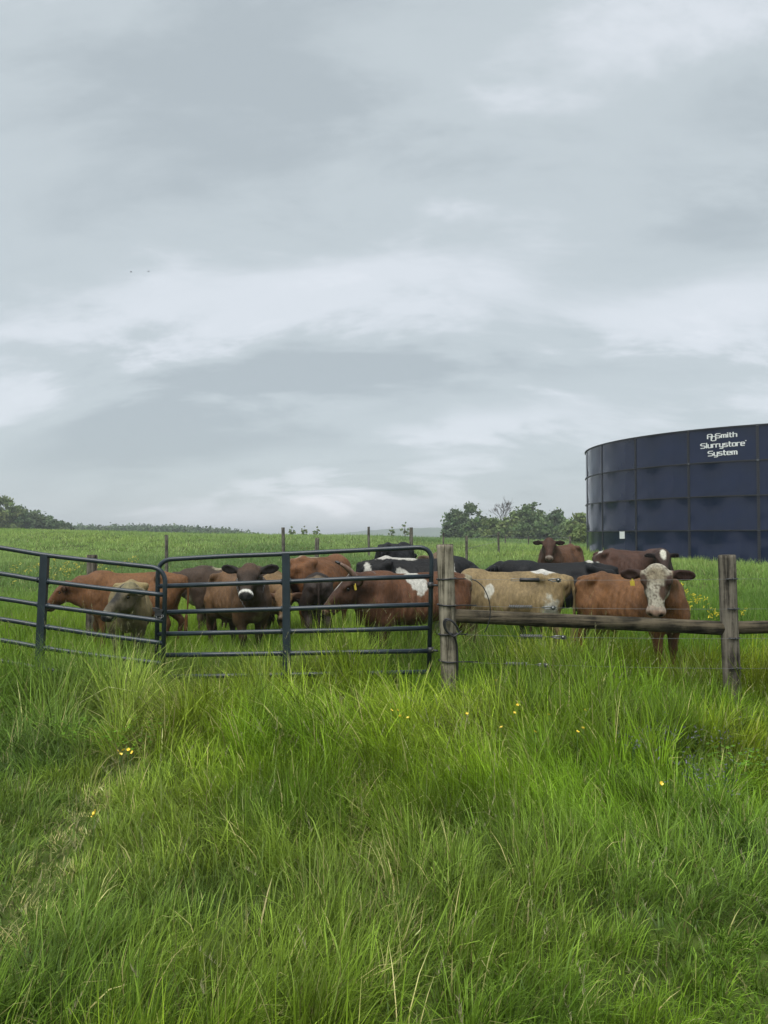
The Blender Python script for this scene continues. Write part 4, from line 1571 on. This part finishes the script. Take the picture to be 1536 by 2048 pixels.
cow('pale brown cow glimpsed beside the gate post top', 872, 14.4, R(-86), 1.0, (878, 1107, 13.4), R(-80), R(60),
    lin(170, 136, 112), lin(120, 92, 78), .5, seed=16, h=.025, muzzle=WHITE)
cow('fawn cow with white shoulder patch behind the log rail', 1014, 10.75, R(166), .97, (893, 1196, 11.1), R(172), R(60),
    lin(190, 152, 114), lin(168, 140, 112), .5, belly=lin(166, 134, 106), seed=11, h=.0185,
    patches=[((.24, .3, 1.03), (.07, .16, .11), (1.0, .92, .8), .2), ((-.50, 0, 1.30), (.17, .2, .05), (1.1, 1.05, .98), .15),
             ((-.60, .2, .78), (.14, .2, .22), (.9, .82, .7), .3)])
cow('long black cow standing behind the fawn cow', 1112, 12.1, R(176), 1.03, (1000, 1126, 12.4), R(150), R(30),
    (.010, .011, .015), seed=12, h=.0225, patches=[((-.5, .05, 1.33), (.06, .1, .03), WHITE, .2)])
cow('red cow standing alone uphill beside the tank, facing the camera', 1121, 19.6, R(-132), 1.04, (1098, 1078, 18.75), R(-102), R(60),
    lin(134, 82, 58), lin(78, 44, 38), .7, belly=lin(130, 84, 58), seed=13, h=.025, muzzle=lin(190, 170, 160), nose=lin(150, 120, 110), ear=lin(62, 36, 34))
cow('maroon cow with white forehead blaze below the tank', 1266, 14.9, R(-55), 1.05, (1325, 1103, 13.95), R(-100), R(52),
    lin(110, 68, 58), lin(56, 36, 34), .7, seed=14, h=.0235, muzzle=None, nose=lin(210, 180, 170),
    face=[((.09, 0, .03), (.13, .05, .08), (1.2, 1.1, .95), .2)],
    patches=[((-.72, -.1, 1.27), (.06, .12, .07), WHITE, .2), ((-.62, -.25, .98), (.16, .2, .10), WHITE, .2)], ear=lin(40, 28, 28), hs=.86)
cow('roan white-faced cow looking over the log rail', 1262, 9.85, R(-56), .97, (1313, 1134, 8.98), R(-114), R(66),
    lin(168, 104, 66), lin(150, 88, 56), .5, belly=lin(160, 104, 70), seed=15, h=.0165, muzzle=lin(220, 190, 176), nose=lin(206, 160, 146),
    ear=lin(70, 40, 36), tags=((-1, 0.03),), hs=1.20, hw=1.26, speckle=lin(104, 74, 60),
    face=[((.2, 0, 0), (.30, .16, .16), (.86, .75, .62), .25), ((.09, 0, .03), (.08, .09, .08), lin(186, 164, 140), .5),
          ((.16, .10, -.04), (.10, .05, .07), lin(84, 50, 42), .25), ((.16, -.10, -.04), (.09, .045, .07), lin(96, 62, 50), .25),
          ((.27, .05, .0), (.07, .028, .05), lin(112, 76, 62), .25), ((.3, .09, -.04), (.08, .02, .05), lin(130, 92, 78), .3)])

# ------------------------------------------------------------------ grass
GRASS = foliage_mat('grass_blade', 0.36, 0.42, 0.2)


def blade_mesh(name, root, h, w, az, lean, curl, col, tipcol, levels, tw=None):
    n = len(h)
    tw = RNG.normal(0, .6, n) if tw is None else tw
    sx, sy = -np.sin(az + tw), np.cos(az + tw)
    dxh, dyh = np.cos(az), np.sin(az)
    V = []; C = []
    off = np.zeros(n); zz = np.zeros(n)
    for i in range(levels + 1):
        t = i / levels
        if i:
            a = lean + curl * (i - .5) / levels
            off = off + np.sin(a) * h / levels; zz = zz + np.cos(a) * h / levels
        p = np.stack([root[:, 0] + dxh * off, root[:, 1] + dyh * off, root[:, 2] + zz], 1)
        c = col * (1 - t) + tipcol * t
        if i < levels:
            ww = w * (1 - t) ** .55 * .5
            e = np.stack([sx * ww, sy * ww, np.zeros(n)], 1)
            V += [p - e, p + e]; C += [c, c]
        else:
            V.append(p); C.append(c)
    k = 2 * levels + 1
    V = np.stack(V, 1).reshape(-1, 3); C = np.stack(C, 1).reshape(-1, 3)
    b = (np.arange(n) * k)[:, None]
    tris = b + np.array([2 * levels - 2, 2 * levels - 1, 2 * levels])
    quads = None
    if levels > 1:
        quads = np.concatenate([b + np.array([2 * i, 2 * i + 1, 2 * i + 3, 2 * i + 2]) for i in range(levels - 1)])
    return np_mesh(name, V, quads=quads, tris=tris, col=np.clip(C, 0.003, .8), smooth=False)


def track_dist(x, y):
    """two old wheel tracks through the gate"""
    c1 = np.interp(y, [0, 3, 4.4, 5.6, 7.5], [-1.45, -1.56, -1.75, -1.83, -1.98])
    c2 = c1 + 1.62
    wob = .12 * (vnoise(x, y, 1.3, 6) - .5)
    return np.abs(x - c1 + wob), np.abs(x - c2 + wob)


C_FRESH = np.array([.134, .252, .014]); C_YEL = np.array([.245, .330, .024]); C_DEEP = np.array([.064, .140, .011])
C_BLUE = np.array([.108, .185, .055]); C_STRAW = np.array([.40, .38, .17])


def scatter(y0, y1, margin, dens, jit=1.0, back=.54):
    n = int(((y1 * y1 - y0 * y0) * back + 2 * margin * (y1 - y0)) * dens)
    out = np.zeros((0, 2))
    m = int(n * 2.6) + 50
    y = y0 + RNG.random(m) * (y1 - y0)
    x = (RNG.random(m) * 2 - 1) * (back * y1 + margin)
    ok = np.abs(x) < back * y + margin
    return x[ok][:n], y[ok][:n]


def patch_fields(x, y):
    hgt = .22 + .26 * vnoise(x, y, .55, 1) + .12 * (vnoise(x, y, 1.6, 2) - .5)
    hgt = hgt + .34 * np.interp(x, [.2, .9], [1, .35]) * np.clip((y - 5.0) / 2.2, 0, 1) * (.4 + .8 * vnoise(x, y, .9, 8)) + .05 * np.clip(x / 2, -1, 1)
    hgt = hgt * (.62 + .76 * vnoise(x, y, 1.15, 9)) * np.interp(y, [3.0, 6.0], [.53, 1.0])
    d1, d2 = track_dist(x, y)
    t1 = 1.15 * np.exp(-(d1 / .13) ** 2) * (y < 8); t2 = .45 * np.exp(-(d2 / .15) ** 2) * (y < 7.5)
    tr = np.maximum(t1, t2) * np.clip(.35 + 1.1 * vnoise(x, y, 1.9, 12), 0, 1)
    left = np.clip((-x - 1.9) / .4, 0, 1) * np.clip((6.5 - y) / 1, 0, 1)
    near_post = np.exp(-((x - .64) ** 2 + (y - 7.55) ** 2) / .09) + np.exp(-((x - 3.58) ** 2 + (y - 7.55) ** 2) / .09)
    hgt = hgt * (1 - .55 * np.clip(near_post, 0, 1))
    hgt = hgt * (1 - .62 * np.clip(tr, 0, 1)) * (1 - .35 * left)
    return hgt, tr, left


def col_for(x, y, tr, n, far=0.0):
    a = vnoise(x, y, .8, 21); b = vnoise(x, y, 2.3, 22); c = vnoise(x, y, .35, 23)
    col = C_FRESH + (C_YEL - C_FRESH) * (np.clip((a - .35) * 1.6, 0, 1) * np.interp(y, [2.5, 5], [.5, 1]))[:, None]
    col = col + (C_DEEP - col) * np.clip((b - .45) * 1.5, 0, .85)[:, None]
    col = col + (C_BLUE - col) * np.clip((c - .5) * 1.4, 0, .7)[:, None]
    s = (RNG.random(n) < .055 + .40 * tr) * RNG.uniform(.5, 1, n)
    col = col + (C_STRAW - col) * s[:, None]
    return col * RNG.uniform(.62, 1.6, n)[:, None]


def near_tufts(y0, y1, dens, levels, label):
    tx, ty = scatter(y0, y1, 1.6, dens)
    nt_ = len(tx)
    per = (RNG.integers(22, 80, nt_) * (.55 + .9 * vnoise(tx, ty, 1.5, 71))).astype(int)
    tid = np.repeat(np.arange(nt_), per)
    n = len(tid)
    spread = RNG.uniform(.02, .085, nt_)[tid]
    ox = RNG.normal(0, 1, n); oy = RNG.normal(0, 1, n)
    x = tx[tid] + ox * spread; y = ty[tid] + oy * spread
    hg, tr, left = patch_fields(x, y)
    th = RNG.uniform(.55, 1.4, nt_)[tid]
    h = hg * th * RNG.uniform(.5, 1.2, n)
    # lodging direction: swirls of the field plus splay from the tuft
    fa = vnoise(x, y, .5, 31) * 4 * PI
    az0 = np.arctan2(oy, ox)
    wx = np.cos(az0) * .8 + np.cos(fa) * .7 + RNG.normal(0, .45, n)
    wy = np.sin(az0) * .8 + np.sin(fa) * .7 + RNG.normal(0, .45, n) - .1
    az = np.arctan2(wy, wx)
    lod = vnoise(x, y, .8, 33)
    lean = np.abs(RNG.normal(.10, .17, n)) + .75 * np.clip(lod - .45, 0, 1) + .55 * tr * RNG.random(n)
    curl = np.abs(RNG.normal(.75, .65, n)) + 1.0 * np.clip(lod - .5, 0, 1) * RNG.random(n)
    bent = RNG.random(n) < .10
    curl = np.where(bent, RNG.uniform(1.6, 2.6, n), curl)
    w = RNG.uniform(.0032, .0082, n) * (.8 + .4 * RNG.random(nt_)[tid])
    w = w * np.interp(y, [2.5, 5.0, 6.5], [.74, 1.0, 1.55])
    broad = RNG.random(n) < .07
    w = np.where(broad, w * 1.8, w)
    col = col_for(tx[tid], ty[tid], tr, n) * (RNG.uniform(.5, 1.6, nt_)[tid])[:, None]
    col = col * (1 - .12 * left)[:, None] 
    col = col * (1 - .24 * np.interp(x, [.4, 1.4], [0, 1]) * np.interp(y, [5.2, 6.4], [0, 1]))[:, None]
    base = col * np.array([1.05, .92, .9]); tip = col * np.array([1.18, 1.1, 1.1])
    z = ground_z(x, y) - .01
    print('near blades', n)
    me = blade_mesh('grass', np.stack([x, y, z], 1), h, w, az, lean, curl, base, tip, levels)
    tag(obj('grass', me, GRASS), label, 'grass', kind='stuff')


def near_grass():
    near_tufts(1.6, 5.0, 88, 3, 'lush green grass in the foreground')
    near_tufts(5.0, 9.8, 40, 3, 'long lush green grass in front of the gate and fence')
    # short undergrowth that closes the sward
    x, y = scatter(1.6, 9.8, 1.6, 1350)
    n = len(x)
    hg, tr, left = patch_fields(x, y)
    h = np.clip(hg, .16, .3) * RNG.uniform(.3, .75, n)
    col = col_for(x, y, tr, n) * .72
    me = blade_mesh('grass', np.stack([x, y, ground_z(x, y) - .01], 1), h, RNG.uniform(.005, .0105, n), RNG.random(n) * 6.28, RNG.uniform(.1, .7, n),
                    RNG.uniform(.2, 1.3, n), col * .9, col, 2)
    tag(obj('grass', me, GRASS), 'short grass undergrowth in front of the gate', 'grass', kind='stuff')


def meadow_weeds():
    # pale seed heads on thin stems
    x, y = scatter(2.2, 9.6, 1.4, 9)
    n = len(x)
    hg, tr, left = patch_fields(x, y)
    h = hg * RNG.uniform(1.1, 1.5, n) + .08
    az = RNG.random(n) * 6.28; lean = RNG.uniform(.02, .25, n); curl = RNG.uniform(.1, .7, n)
    z = ground_z(x, y)
    stem = np.tile(np.array([.20, .25, .07]), (n, 1)) * RNG.uniform(.7, 1.2, n)[:, None]
    me = blade_mesh('seed_grass', np.stack([x, y, z], 1), h, np.full(n, .0026), az, lean, curl, stem, stem * 1.2, 4, np.zeros(n))
    tag(obj('seed_grass', me, GRASS), 'thin grass stems standing above the meadow', 'grass', kind='stuff')
    off = np.zeros(n); zz = np.zeros(n)
    for i in range(1, 5):
        a = lean + curl * (i - .5) / 4
        off += np.sin(a) * h / 4; zz += np.cos(a) * h / 4
    tipx, tipy, tipz = x + np.cos(az) * off, y + np.sin(az) * off, z + zz
    k = 14
    ii = np.repeat(np.arange(n), k)
    f = np.tile(np.linspace(0, 1, k), n)
    a = (lean + curl)[ii]
    d = f * .085
    px = tipx[ii] - np.cos(az[ii]) * np.sin(a) * d; py = tipy[ii] - np.sin(az[ii]) * np.sin(a) * d; pz = tipz[ii] - np.cos(a) * d
    c = np.tile(np.array([.30, .29, .15]), (len(ii), 1)) * RNG.uniform(.7, 1.25, len(ii))[:, None]
    me = blade_mesh('seed_grass', np.stack([px, py, pz], 1), RNG.uniform(.012, .022, len(ii)), np.full(len(ii), .0042), RNG.random(len(ii)) * 6.28,
                    RNG.uniform(.3, .8, len(ii)), np.zeros(len(ii)), c, c, 2)
    tag(obj('seed_grass', me, GRASS), 'pale grass seed heads dotted over the meadow', 'grass', kind='stuff')
    # round clover and weed leaves low in the sward
    x, y = scatter(1.8, 8.5, 1.2, 900)
    m = vnoise(x, y, .9, 81)
    keep = (m > .93) | ((x < -1.75) & (y < 6.5) & (m > .50))
    x, y = x[keep], y[keep]; n = len(x)
    hg, tr, left = patch_fields(x, y)
    z = ground_z(x, y) + np.clip(hg, .08, .3) * RNG.uniform(.3, .75, n)
    az = RNG.random(n) * 6.28; tl = RNG.uniform(-.5, .5, n); s_ = RNG.uniform(.007, .016, n)
    V = []
    for q in range(6):
        t_ = 2 * PI * q / 6
        lx, ly = np.cos(t_) * s_ * 1.25, np.sin(t_) * s_
        V.append(np.stack([x + np.cos(az) * lx - np.sin(az) * ly, y + np.sin(az) * lx + np.cos(az) * ly, z + lx * tl], 1))
    V = np.stack(V, 1).reshape(-1, 3)
    b = (np.arange(n) * 6)[:, None]
    quads = np.concatenate([b + np.array([0, 1, 2, 3]), b + np.array([0, 3, 4, 5])])
    c = np.array([.105, .225, .012]) * RNG.uniform(.6, 1.4, n)[:, None]
    me = np_mesh('clover', V, quads=quads, col=np.repeat(c, 6, 0), smooth=False)
    tag(obj('clover', me, GRASS), 'small round clover leaves low between the grass', 'clover', kind='stuff')


def field_grass(y0, y1, dens, hmul, wmul, levels, label, margin, spread_hi=.12, per_=(10, 22)):
    tx, ty = scatter(y0, y1, margin, dens)
    nt_ = len(tx)
    per = RNG.integers(*per_, nt_)
    tid = np.repeat(np.arange(nt_), per); n = len(tid)
    sp = RNG.uniform(.04, spread_hi, nt_)[tid]
    ox = RNG.normal(0, 1, n); oy = RNG.normal(0, 1, n)
    x = tx[tid] + ox * sp; y = ty[tid] + oy * sp
    # stay out of the tank
    keep = np.hypot(x - TC.x, y - TC.y) > TR + .1
    x, y, ox, oy, tid = x[keep], y[keep], ox[keep], oy[keep], tid[keep]; n = len(x)
    hn = .55 + .75 * vnoise(x, y, .33, 41) + .35 * vnoise(x, y, 1.1, 42)
    tank = np.exp(-np.clip(np.hypot(x - TC.x, y - TC.y) - TR, 0, 99) / 2.5)
    h = .33 * hmul * hn * RNG.uniform(.5, 1.25, n) * (1 + .7 * tank)
    az = np.arctan2(oy, ox) + RNG.normal(0, .6, n)
    a = vnoise(x, y, .16, 51); b = vnoise(x, y, .5, 52); c = vnoise(x, y * .6, .05, 53)
    col = C_FRESH + (C_YEL - C_FRESH) * np.clip((a - .3) * 1.5, 0, 1)[:, None]
    col = col + (C_DEEP * 1.2 - col) * np.clip((b - .45) * 1.6, 0, .8)[:, None]
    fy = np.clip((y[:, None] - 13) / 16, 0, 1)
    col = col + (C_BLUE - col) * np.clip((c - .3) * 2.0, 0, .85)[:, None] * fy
    col = (col * (1 - .55 * fy) + np.array([.18, .235, .085]) * .55 * fy) * (1 + .70 * fy)  # blades pale and grey with distance: haze put into their colour
    weed = np.clip((vnoise(x, y * .5, .11, 57) - .58) * 5, 0, 1)[:, None] * fy
    col = col + (np.array([.10, .19, .06]) - col) * weed * .7
    s = (RNG.random(n) < .04) * .7
    col = col + (C_STRAW - col) * s[:, None]
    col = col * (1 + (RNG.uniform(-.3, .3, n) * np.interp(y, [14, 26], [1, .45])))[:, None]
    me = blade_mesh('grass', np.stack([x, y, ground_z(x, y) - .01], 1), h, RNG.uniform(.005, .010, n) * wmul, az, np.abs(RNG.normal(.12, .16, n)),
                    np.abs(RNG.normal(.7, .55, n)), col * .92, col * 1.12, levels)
    print(label, n)
    tag(obj('grass', me, GRASS), label, 'grass', kind='stuff')


near_grass()
meadow_weeds()
field_grass(9.8, 19, 42, 1.0, 1.15, 2, 'tall pasture grass round the legs of the cows', 2.0)
field_grass(19, 36, 13, .62, 2.2, 2, 'rough pasture grass sloping up behind the herd', 4.5, .22, (9, 18))
field_grass(36, 80, 3.4, .62, 6.0, 1, 'far pasture grass up to the field skyline', 8.0, .45, (9, 17))
field_grass(80, 170, .5, 1.2, 10, 1, 'distant field grass below the tree clump', 8.0, 1.0, (9, 17))


# ------------------------------------------------------------------ flowers
PETAL = mat('buttercup_petal', lin(240, 208, 70), 0.35, spec=.5)
STEM = mat('flower_stem', (.06, .13, .02), .6)


def buttercup_meshes(k):
    g = np.random.default_rng(300 + k)
    p = MB()
    for i in range(5):
        a = 2 * PI * i / 5
        c, s = math.cos(a), math.sin(a)
        pts = []
        for r, wd, z in ((.001, .002, 0), (.007, .0062, .002), (.012, .0064, .006), (.0145, .003, .009)):
            pts.append((c * r - s * wd, s * r + c * wd, z)); pts.append((c * r + s * wd, s * r - c * wd, z))
        p.add(pts, [(0, 1, 3, 2), (2, 3, 5, 4), (4, 5, 7, 6)])
    p.ball((0, 0, .004), (.004, .004, .003), 8, 5)
    pm = p.mesh('petals'); pm.materials.append(PETAL)
    return pm


PM = buttercup_meshes(0)
BUT = [(236, 1503), (247, 1501), (257, 1500), (265, 1505), (241, 1509), (190, 1628), (992, 1361), (989, 1373), (1035, 1410), (1163, 1397),
       (1170, 1421), (1098, 1430), (1003, 1455), (1029, 1426), (934, 1428), (1155, 1464), (1166, 1457), (1070, 1464), (783, 1421),
       (795, 1421), (782, 1405), (1322, 1567), (800, 1433), (816, 1436)]
BUT_LAB = {6: 'upper of two buttercups just past the pale gate post', 7: 'lower of two buttercups just past the pale gate post',
           8: 'buttercup standing above two others in front of the log rail', 9: 'highest buttercup below the middle of the log rail',
           10: 'buttercup under the highest one below the log rail', 11: 'single buttercup on a bent stem below the log rail',
           12: 'wide open buttercup nearest the foot of the pale post', 13: 'buttercup between the foot of the pale post and the bent stem one',
           14: 'lone small buttercup close below the pale gate post', 15: 'left one of a close pair of buttercups in the meadow',
           16: 'right one of a close pair of buttercups in the meadow', 17: 'low buttercup between the close pair and the wide open one',
           21: 'solitary buttercup beside the grey-violet flowers'}
for i, (px, py) in enumerate(BUT):
    Y = 1.65 * F / (py - HORIZON)
    hgt = .30 if py < 1480 else .24
    for _ in range(3):
        X = (px - 768) / F * Y
        Y = (EYE - gz(X, Y) - hgt) * F / (py - HORIZON)
    top = at(px, py, Y)
    g0 = gz(top.x, top.y)
    lab = ('buttercup flower in the loose bunch beside the worn track' if i < 5 else
           'lone yellow buttercup low beside the worn track' if i == 5 else
           BUT_LAB.get(i, 'buttercup flower in the small bunch in front of the gate end'))
    B = tag(empty('buttercup', (top.x, top.y, g0)), lab, 'flower', 'buttercups by the track' if i < 5 else ('buttercups before the fence' if i > 5 else None))
    m = MB()
    q = random.uniform(-.04, .04)
    m.tube([(q, q * .5, -.02), (q * .4, q, (top.z - g0) * .6), (0, 0, top.z - g0)], .0013, 5)
    m.build('stem', STEM, B, world=False)
    o = obj('petals', PM, None, B)
    o.location = (0, 0, top.z - g0)
    k = 1.35 if i == 5 else 0.85
    o.scale = (k, k, k)
    o.rotation_euler = (R(random.uniform(15, 60)), R(random.uniform(-25, 25)), random.uniform(0, 6))


def flower_spots(name, label, pts, rgb, size, cat, seed, per=4, stem_h=(.25, .5)):
    """drift of tiny blossoms on stems: far too many to count"""
    g = np.random.default_rng(seed)
    V = []; Q = []; C = []
    o = 0
    for (x, y) in pts:
        z = gz(x, y)
        hh = g.uniform(*stem_h)
        for k in range(per):
            p = np.array([x, y, z + hh]) + g.normal(0, 1, 3) * np.array([.03, .03, .03])
            a = g.normal(size=3); a /= np.linalg.norm(a); b = np.cross(a, g.normal(size=3)); b /= np.linalg.norm(b)
            s = size * g.uniform(.6, 1.3)
            for d in (a, -a):
                V += [p, p + d * s * .5 + b * s * .45, p + d * s, p + d * s * .5 - b * s * .45]; Q.append([o, o + 1, o + 2, o + 3]); o += 4
            C += [np.array(rgb) * g.uniform(.7, 1.2)] * 8
        w = .0025
        V += [np.array([x - w, y, z]), np.array([x + w, y, z]), np.array([x + w, y, z + hh]), np.array([x - w, y, z + hh])]
        Q.append([o, o + 1, o + 2, o + 3]); o += 4
        C += [np.array([.06, .12, .03])] * 4
    tag(obj(name, np_mesh(name, np.array(V), quads=np.array(Q), col=np.array(C), smooth=False), GRASS), label, cat, kind='stuff')


g = np.random.default_rng(9)
pts = []
for px, py, sx, sy, n in [(1262, 1470, 26, 14, 26), (1300, 1460, 30, 16, 24), (1350, 1462, 40, 22, 40), (1400, 1450, 50, 25, 40), (1470, 1450, 45, 25, 40), (1390, 1545, 40, 22, 26), (1425, 1530, 26, 22, 20)]:
    for _ in range(n):
        x_, y_ = g.normal(px, sx), max(1380, g.normal(py, sy))
        Y = 1.5 * F / (y_ - HORIZON)
        pts.append(((x_ - 768) / F * Y, Y))
flower_spots('ground_ivy', 'drift of small grey-violet flowers below the grey fence post', pts[::2], lin(120, 116, 134), .010, 'flowers', 91, 5, (.12, .24))
pts = [(at(x_, 1200, 13.5).x + g.normal(0, .02), 13.5 + g.normal(0, .8)) for x_ in np.concatenate([g.normal(1352, 16, 26), g.normal(1385, 16, 14), g.normal(1338, 8, 8)])]
flower_spots('wild_mustard', 'yellow flowering weeds beside the roan white-faced cow', pts, lin(222, 204, 60), .024, 'flowers', 92, 7, (.4, .8))
pts = [(at(x_, 1100, 24).x, 24 + g.normal(0, 2.2)) for x_ in np.concatenate([g.uniform(20, 230, 60), g.normal(160, 30, 40)])]
flower_spots('wild_mustard', 'thin scatter of yellow flowers above the left gate leaf', pts, lin(214, 200, 90), .03, 'flowers', 93, 4, (.3, .5))

# ------------------------------------------------------------------ birds
BIRD = mat('bird_dark', (.02, .02, .022), .7)
for px, py, lab, rz in ((262, 544, 'tiny dark bird flying ahead in the grey sky', .4), (297, 543, 'tiny dark bird following behind in the sky', 1.1)):
    c = at(px, py, 52)
    B = tag(empty('bird', c, rz), lab, 'bird')
    m = MB()
    m.tube([(-.07, 0, 0), (-.03, 0, .005), (.03, 0, .006), (.065, 0, .004)], [.006, .018, .02, .006], 7)
    for s in (-1, 1):
        m.add([(.035, s * .012, .01), (-.02, s * .012, .01), (-.02, s * .07, .03), (-.05, s * .15, .015), (.025, s * .075, .034)], [(0, 1, 2, 4), (4, 2, 3)])
    m.build('body', BIRD, B, world=False)

# ------------------------------------------------------------------ damp air
hz = MB()
hz.box((0, 1475, 6.8), (6300, 3300, 35.2))
hm_ = bpy.data.materials.new('damp_air')
hm_.use_nodes = True
t = hm_.node_tree
t.nodes.remove(t.nodes['Principled BSDF'])
pv = N(t, 'ShaderNodeVolumePrincipled')
pv.inputs['Color'].default_value = (.86, .91, .95, 1)
pv.inputs['Density'].default_value = 0.0008
pv.inputs['Anisotropy'].default_value = 0.2
L(t, pv.outputs[0], t.nodes['Material Output'].inputs['Volume'])
o = hz.build('haze', hm_)
tag(o, 'thin damp haze over the whole pasture', 'haze', kind='stuff')
